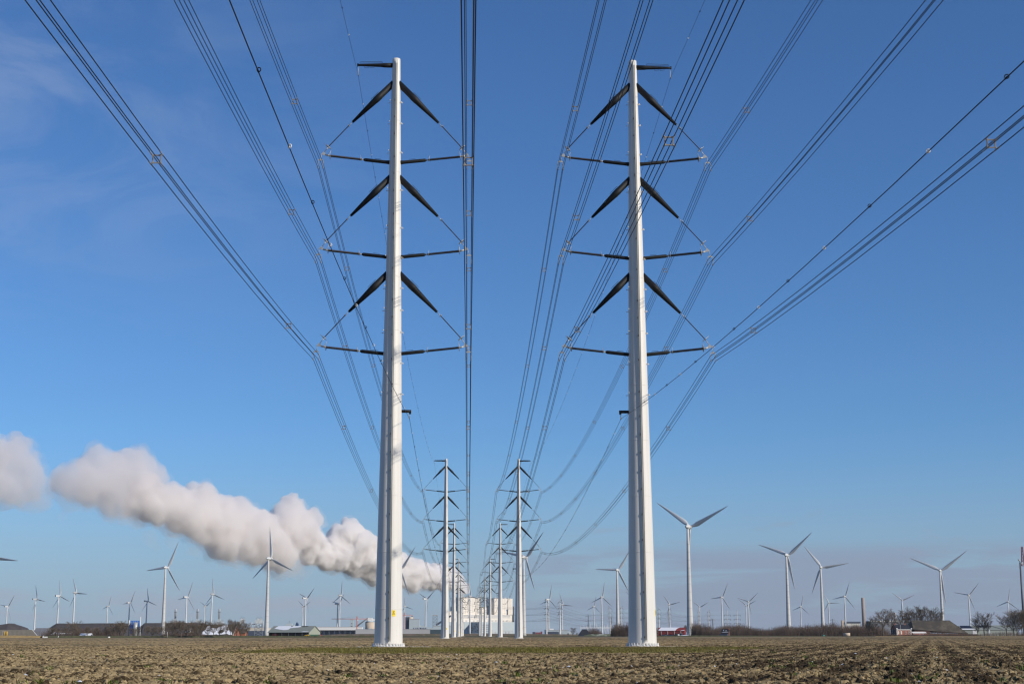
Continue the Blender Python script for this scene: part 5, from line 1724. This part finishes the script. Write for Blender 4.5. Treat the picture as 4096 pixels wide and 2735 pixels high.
t = thing('perimeter_fence', 'pale plant fence along the foot of the power station', 'fence', (gx(1880, 4600), 4600, 0))
MB().span(0, gx(2160, 4600) - gx(1880, 4600), 0, .5, 0, 6).build('panel', mat('pale_fence', (.42, .42, .42), .7), t)

# right of the lines
t = thing('container_stack', 'row of dark and red shipping containers beyond the fields', 'containers', (gx(2128, 2900), 2900, 0))
for a, b_, tp, m in ((2130, 2142, 2526, M_NAVY), (2142, 2152, 2527.5, mat('dull_red', (.22, .05, .06), .6)), (2152, 2163, 2527.5, mat('dull_red', (.22, .05, .06), .6)), (2163, 2170, 2524, mat('dull_red', (.22, .05, .06), .6))):
    MB().span(gx(a, 2900) - gx(2128, 2900), gx(b_, 2900) - gx(2128, 2900) - .3, 0, 3, 0, gz(tp, 2900)).build('container', m, t)
t, w_, z0, z1 = block('blue_warehouse', 'light blue warehouse behind a pair of slim pylons', 'warehouse', 2183, 2275, 2519, 3050, 50, M_BLUEGREY)
MB().span(8, 16, 5, 20, z1 + .8, z1 + 3).build('roof_unit', M_TRIM, t)
MB().span(-.3, 26, -2.0, -.1, 0, gz(2525, 3050)).build('dark_annex', M_NAVY, t)
MB().span(w_, w_ + 7, 3, 30, 0, gz(2525, 3050)).build('annex', M_BLUEGREY, t)
House('dark_barn', 'low barn with a steep dark blue roof beside the substation bush', 'barn', 2316, 1900, 0, gx(2363, 1900) - gx(2316, 1900), 12, 1.2, 8.2, M_NAVY, M_TILE, hip=4.5)
t = thing('substation_gantry', 'white steel gantry of a substation with thin masts', 'substation', (gx(2322, 2700), 2700, 0))
gw = gx(2448, 2700) - gx(2322, 2700)
rg = random.Random(5)
MB().box((gw * .47, 0, gz(2510, 2700)), (gw * .94, 1.0, 1.0)).build('beam', M_TRIM, t)
k = 0
for px in (2322.5, 2336, 2345.5, 2350, 2359, 2363, 2387, 2391, 2400, 2404, 2417, 2419, 2428, 2431, 2440, 2446):
    x = gx(px, 2700) - gx(2322, 2700)
    zt = gz(rg.choice((2492, 2498, 2502)), 2700)
    MB().tube([(x, rg.uniform(-3, 12), 0), (x, 0, zt * .8), (x, 0, zt)], [.45, .35, .08], 5).build('mast', M_TRIM, t)
def lattice_pylon(label, px, ytop, Y, arms):
    h = gz(ytop, Y)
    t = thing('lattice_pylon', label, 'pylon', (gx(px, Y), Y, 0), R(10), 'old lattice pylons')
    b = MB(); lattice(b, -3.2, 3.2, -3.2, 3.2, 0, h * .55, 5, .22, .35); lattice(b, -1.1, 1.1, -1.1, 1.1, h * .55, h, 6, .18, .3); b.build('frame', M_STEEL, t)
    for z, l in arms:
        b = MB(); b.tube([(-l, 0, h * z), (0, 0, h * z + .9), (l, 0, h * z)], .2, 4); b.tube([(-l, 0, h * z), (l, 0, h * z)], .16, 4); b.build('cross_arm', M_STEEL, t)
lattice_pylon('grey lattice pylon behind the left end of the substation', 2354, 2459, 3300, ((.93, 7.5), (.70, 8.5)))
lattice_pylon('faint lattice pylon behind the right end of the substation', 2446, 2464, 3700, ((.93, 7.5), (.70, 8.5)))
lattice_pylon('faint lattice pylon between slim pylons over the thicket', 2852, 2474, 3300, ((.9, 8), (.98, 4)))
lattice_pylon('faint lattice pylon top right of the second tallest turbine', 3333, 2475, 3600, ((.9, 8), (.98, 4)))

# red barn with its yard
rb_L = gx(2737, 1500) - gx(2631, 1500)
rb = House('red_barn', 'red barn with a snow covered roof left of the tallest turbine', 'barn', 2631, 1500, -14, rb_L, 17, 5.0, 8.1, M_RED, M_REDR, over=.4)
rb.snow([(.03, .02), (.02, .25), (.09, .97), (.80, .97), (.74, .80), (.68, .35), (.66, .02), (.3, .01)])
rb.snow([(.84, .0), (1.0, .02), (1.0, .18), (.92, .12)])
for k in range(4):
    MB().tube([(3.4 + k * 6.4, -.25, 0), (3.4 + k * 6.4, -.25, 5)], .16, 6).build('down_pipe', M_TRIM, rb.t)
for k in range(5):
    rb.box('window', 1.6 + k * 5.0, 3.4 + k * 5.0, -.1, -.02, 1.2, 2.0, M_DARK)
rb.box('door', rb_L + .02, rb_L + .12, 2.0, 4.6, 0, 3.0, M_DARK)
rb2 = House('small_red_shed', 'small red shed with a pale roof right of the tallest turbine foot', 'shed', 2778, 1560, -10, 4.2, 9, 2.6, 4.4, M_RED, M_SNOW)
loader('tractor', 'dark green tractor parked before the red barn', 2705, 1470, (.02, .05, .05), 1.1)
b = MB(); b.tube([(-1.2, 0, 1.0), (-.9, 0, 1.0), (.9, 0, 1.0), (1.2, 0, 1.0)], [.4, .85, .85, .4], 12); tk = thing('slurry_tank', 'small white round tank right of the tractor', 'tank', (gx(2713.5, 1462), 1462, 0), R(70)); b.build('tank', M_TRIM, tk)
for y in (-.8, .8):
    MB().tube([(0, y - .1, .4), (0, y + .1, .4)], .4, 10).build('wheel', M_DARK, tk)
tk = thing('site_cabin', 'cream container cabin with dark door before the red barn', 'cabin', (gx(2717, 1475), 1475, 0), R(-14))
MB().span(0, 2.9, 0, 2.4, 0, 2.8).build('wall', M_TANC, tk); MB().span(.8, 1.8, -.08, -.01, .2, 2.3).build('door', M_NAVY, tk)
tk = thing('timber_stack', 'long low grey stack along the front of the red barn', 'stack', (gx(2645, 1480), 1480, 0), R(-10))
for r_ in range(3):
    for q in range(2):
        MB().tube([(0, q * .5, .25 + r_ * .42), (11.5, q * .5, .25 + r_ * .42)], .22, 7).build('log', M_STEEL, tk)
b = MB(); b.lathe([(14, 0), (11, .7), (7, 1.3), (3.6, 1.6)], 28)
mo = b.build('turbine_mound', M_SNOW, None, (gx(2766, 1470), 1470, 0)); tag(mo, 'low white snowy mound under the tallest turbine', 'mound'); mo.scale = (1.0, .4, 1)
hq = House('black_roof_house', 'small house with a black roof and snow flecks before the thicket', 'house', 2885, 1330, -22, 6.2, 7, 2.4, 6.0, M_BRICKD, M_TILE, over=.2)
hq.snow([(.2, .62), (.3, .6), (.3, .75), (.22, .78)]); hq.snow([(.55, .5), (.68, .48), (.66, .7)]); hq.snow([(.02, .2), (.98, .22), (.98, .27), (.3, .27)])
hq.chimney(6.0, 1.0, M_BRICK, .6)
hq.box('lean_to', -.8, 6.0, -3.0, -.1, 0, 2.0, M_NAVY)

# over the thicket
t, w_, z0, z1 = block('factory_hall', 'pale factory hall with a blue roof above the thicket', 'hall', 3389, 3443, 2494, 3900, 40, mat('pale_cream_wall', (.60, .58, .52), .7))
MB().span(-1, w_ + 1, -1, 41, z1 + .8, z1 + 5).build('upper_roof', M_NAVY, t)
for k in range(6):
    MB().span(2 + k * 5.4, 4.5 + k * 5.4, -.3, -.1, z1 - 14, z1 - 6).build('window', M_PLANTG, t)
MB().span(-12, -5.5, 3, 12, 0, gz(2481, 3900)).build('stair_tower', M_TANC, t)
M_CHIM = mat('brown_concrete', (0.33, 0.27, 0.24), 0.85, 0.08, 0.05)
t = thing('chimney', 'tall brown concrete chimney left of the farm trees', 'chimney', (gx(3457.5, 4000), 4000, 0), 0, 'concrete chimneys')
MB().lathe([(4.9, 0), (4.3, gz(2394, 4000)), (4.0, gz(2394, 4000) + .3), (4.0, gz(2390, 4000))], 24).build('shaft', M_CHIM, t)
t = thing('chimney', 'pale short chimney seen between farm trees', 'chimney', (gx(3584.5, 4600), 4600, 0), 0, 'concrete chimneys')
MB().lathe([(3.6, 0), (3.4, gz(2451, 4600))], 20).build('shaft', M_PLANTG, t)
t, w_, z0, z1 = block('long_hall', 'long dark hall with a white roof edge behind the farm trees', 'hall', 3480, 3608, 2484.5, 4200, 50, mat('dim_grey_cladding', (.16, .175, .20), .7, .2, .04))
MB().span(0, w_, -1, .2, z1 - 1.2, z1 + 1.2).build('roof_edge', M_TRIM, t)
t = thing('slurry_store', 'round cream tank in front of the thicket', 'tank', (gx(3387, 1330), 1330, 0))
MB().lathe([(2.9, 0), (2.9, 2.6), (2.6, 2.7)], 20).build('wall', M_TANC, t)
tk = thing('green_box', 'small green box at the edge of the thicket', 'box', (gx(3296, 1230), 1230, 0))
MB().span(-.8, .8, 0, 1, 0, 1.1).build('body', mat('teal_box', (.05, .25, .20), .5), tk); MB().tube([(-.4, .5, 1.1), (-.4, .5, 2.6)], .05, 5).build('pole', M_GALV, tk)

# the farm at the right
YF = 1300
fx = lambda px: gx(px, YF)
fh_L = fx(3650) - fx(3588)
fh = House('farmhouse', 'brick farmhouse with black roof and white cornice at right', 'house', 3588, YF, 12, fh_L, 10.5, 5.6, 9.4, M_BRICK, M_TILE, over=.35)
fh.box('cornice', -.25, fh_L + .2, -.32, -.05, 5.0, 5.75, M_TRIM)
fh.box('corner_pilaster', -.15, .35, -.2, -.05, 0, 5.0, M_TRIM)
fh.box('corner_pilaster', fh_L - .35, fh_L + .12, -.2, -.05, 0, 5.0, M_TRIM)
fh.box('cornice', -.7, .35, -.9, -.1, 5.75, 6.6, M_TRIM); fh.box('cornice', fh_L - .35, fh_L + .6, -.9, -.1, 5.75, 6.6, M_TRIM)
for k, (x, pn) in enumerate(((1.5, M_BLIND), (4.2, M_BLIND), (8.3, M_GLASS), (11.4, M_GLASS))):
    fh.window(x, 1.5, 1.1, 2.7, 0, pn)
fh.box('end_wall', -.12, -.02, 0, 10.5, 0, 5.5, M_BRICKD)
for y in (1.6, 4.4, 7.6):
    fh.end_window(y, 1.4, 1.1, 2.4, -.12); fh.end_window(y, 4.9 if y == 4.4 else 4.4, .8, 1.0, -.12)
fh.chimney(1.0, 1.0, M_BRICK, 1.1); fh.chimney(10.2, 1.0, M_BRICK, 1.1)
tag(MB().tube([(0, 0, 0), (0, 0, 9.6)], .07, 6).build('flagpole', M_TRIM, None, (fx(3592.5), YF - 8, 0)), 'thin white flagpole before the farmhouse', 'pole')
YB = 1335
bx_ = lambda px: gx(px, YB) - gx(3640, YB)
t = thing('farm_barn', 'huge dark weathered farm barn roof attached right of the farmhouse', 'barn', (gx(3640, YB), YB, 0), R(4))
zr, zl = gz(2481, YB), 4.0
b = MB()
xs_ = [bx_(3646), bx_(3652), bx_(3700), bx_(3760), bx_(3804)]
front = [(bx_(3632), -14, zl + 1.6), (bx_(3855), -14, 1.9)]
ridge = [(bx_(3648), 0, zr), (bx_(3804), 0, zr)]
back = [(bx_(3632), 14, zl), (bx_(3870), 14, 2.0)]
# slightly sagging old roof in strips
N = 16
vs, fs = [], []
for i in range(N + 1):
    u = i / N
    fr = Vector(front[0]).lerp(Vector(front[1]), u); rd = Vector(ridge[0]).lerp(Vector(ridge[1]), u); bk = Vector(back[0]).lerp(Vector(back[1]), u)
    for k in range(7):
        p = fr.lerp(rd, k / 6)
        p.z += -.35 * math.sin(math.pi * k / 6) + .12 * noise.noise(p * .2) - (.15 * math.sin(math.pi * u) if k == 6 else 0)
        vs.append(p)
    vs.append(bk)
for i in range(N):
    for k in range(7):
        a_ = i * 8 + k
        fs.append((a_, a_ + 8, a_ + 9, a_ + 1))
b.add(vs, fs, True)
b.add([front[0], ridge[0], back[0]], [(0, 1, 2)]); b.add([front[1], ridge[1], back[1]], [(0, 2, 1)])
rf = b.build('roof', M_THATCH, t)
MB().span(bx_(3636), bx_(3853), -13.4, 13, 0, 1.85).build('wall', M_BRICK, t)
MB().span(bx_(3636), bx_(3700), -13.3, 13, 1.85, 4.6).build('end_wall', M_BRICKD, t)
lx = House('low_wing', 'low pink brick wing with white eaves between farmhouse and barn', 'annex', 3652, 1318, 4, gx(3707, 1318) - gx(3652, 1318), 5, 2.4, 3.4, mat('pink_brick', (.33, .14, .12), .85, .15, .9), M_TRIM, over=.25)
for x in (1.4, 6.0, 9.2):
    lx.window(x, .6, .8, 1.2)
s1 = House('farm_shed', 'pale green farm shed with dark roof panels and snow beside the barn', 'shed', 3846, 1330, -8, gx(3908, 1330) - gx(3846, 1330), 18, 5.1, 8.6, M_SHEDW, M_GROOF, over=.4)
s1.snow([(.02, .28), (.05, .96), (.64, .96), (.82, .28)], 'roof_panel', M_SOLAR, .33)
s1.snow([(.02, .02), (.02, .25), (.9, .25), (.9, .03)])
s1.box('door', s1.L * .70, s1.L - .3, -.15, -.03, 0, 4.6, M_TRIM)
s1.box('lower_wall', .2, s1.L * .98, -.9, -.5, 0, 1.5, M_DARK)
s2 = House('farm_hall', 'larger grey green hall behind bare trees at the right edge', 'hall', 3912, 1345, -3, gx(4068, 1345) - gx(3912, 1345), 22, 5.1, 9.0, M_SHEDW, M_GROOF, over=.4)
s2.snow([(.02, .5), (.02, .9), (.32, .9), (.36, .5)], 'roof_panel', M_SOLAR, .33)
s2.snow([(.36, .95), (.62, .05), (.645, .05), (.38, .98)], 'roof_seam', M_SOLAR, .34)

# mast and crane boom at the right edge
t = thing('steel_mast', 'grey steel mast with small platforms at the right edge', 'mast', (gx(4099, 1700), 1700, 0))
MB().lathe([(1.5, 0), (.85, gz(2247, 1700))], 14).build('column', mat('dark_steel', (.085, .095, .12), .5), t)  # column in plain dark steel
for py, l in ((2270, 1.9), (2322, 1.7)):
    MB().box((-l / 2 - .6, 0, gz(py, 1700)), (l, .5, .5)).build('platform', M_GALV, t)
b = MB(); b.tube([(-.2, 0, gz(2242, 1700)), (-2.2, 0, gz(2236, 1700))], [1.0, .35], 10); b.build('lamp_head', M_GALV, t)
t = thing('crane_boom', 'red lattice crane boom tip at the right edge beside the mast', 'crane', (gx(4101, 1690), 1690, 0))
b = MB(); lattice(b, 1.0, 4.2, -1, 1, gz(2262, 1690), gz(2185, 1690), 6, .22, .4); b.build('boom', mat('dark_red_boom', (.22, .03, .04), .6), t)
b = MB(); b.torus((1.2, -1.2, gz(2252, 1690)), (0, 1, 0), .8, .3, 14, 6); b.build('pulley', M_TRIM, t)

# ------------------------------------------------------------------ sea air
hz = MB().span(-4200, 4200, -260, 6500, -1.2, 560)
M_HAZE = bpy.data.materials.new('sea_haze'); M_HAZE.use_nodes = True
nt = M_HAZE.node_tree; nt.nodes.clear()
o_ = nd(nt, 'ShaderNodeOutputMaterial'); v_ = nd(nt, 'ShaderNodeVolumePrincipled')
v_.inputs['Color'].default_value = (0.86, 0.92, 1.0, 1); v_.inputs['Density'].default_value = 1.7e-5; v_.inputs['Anisotropy'].default_value = 0.0
nt.links.new(v_.outputs[0], o_.inputs['Volume'])
tag(hz.build('haze', M_HAZE), 'thin pale sea air', 'haze', None, 'stuff')
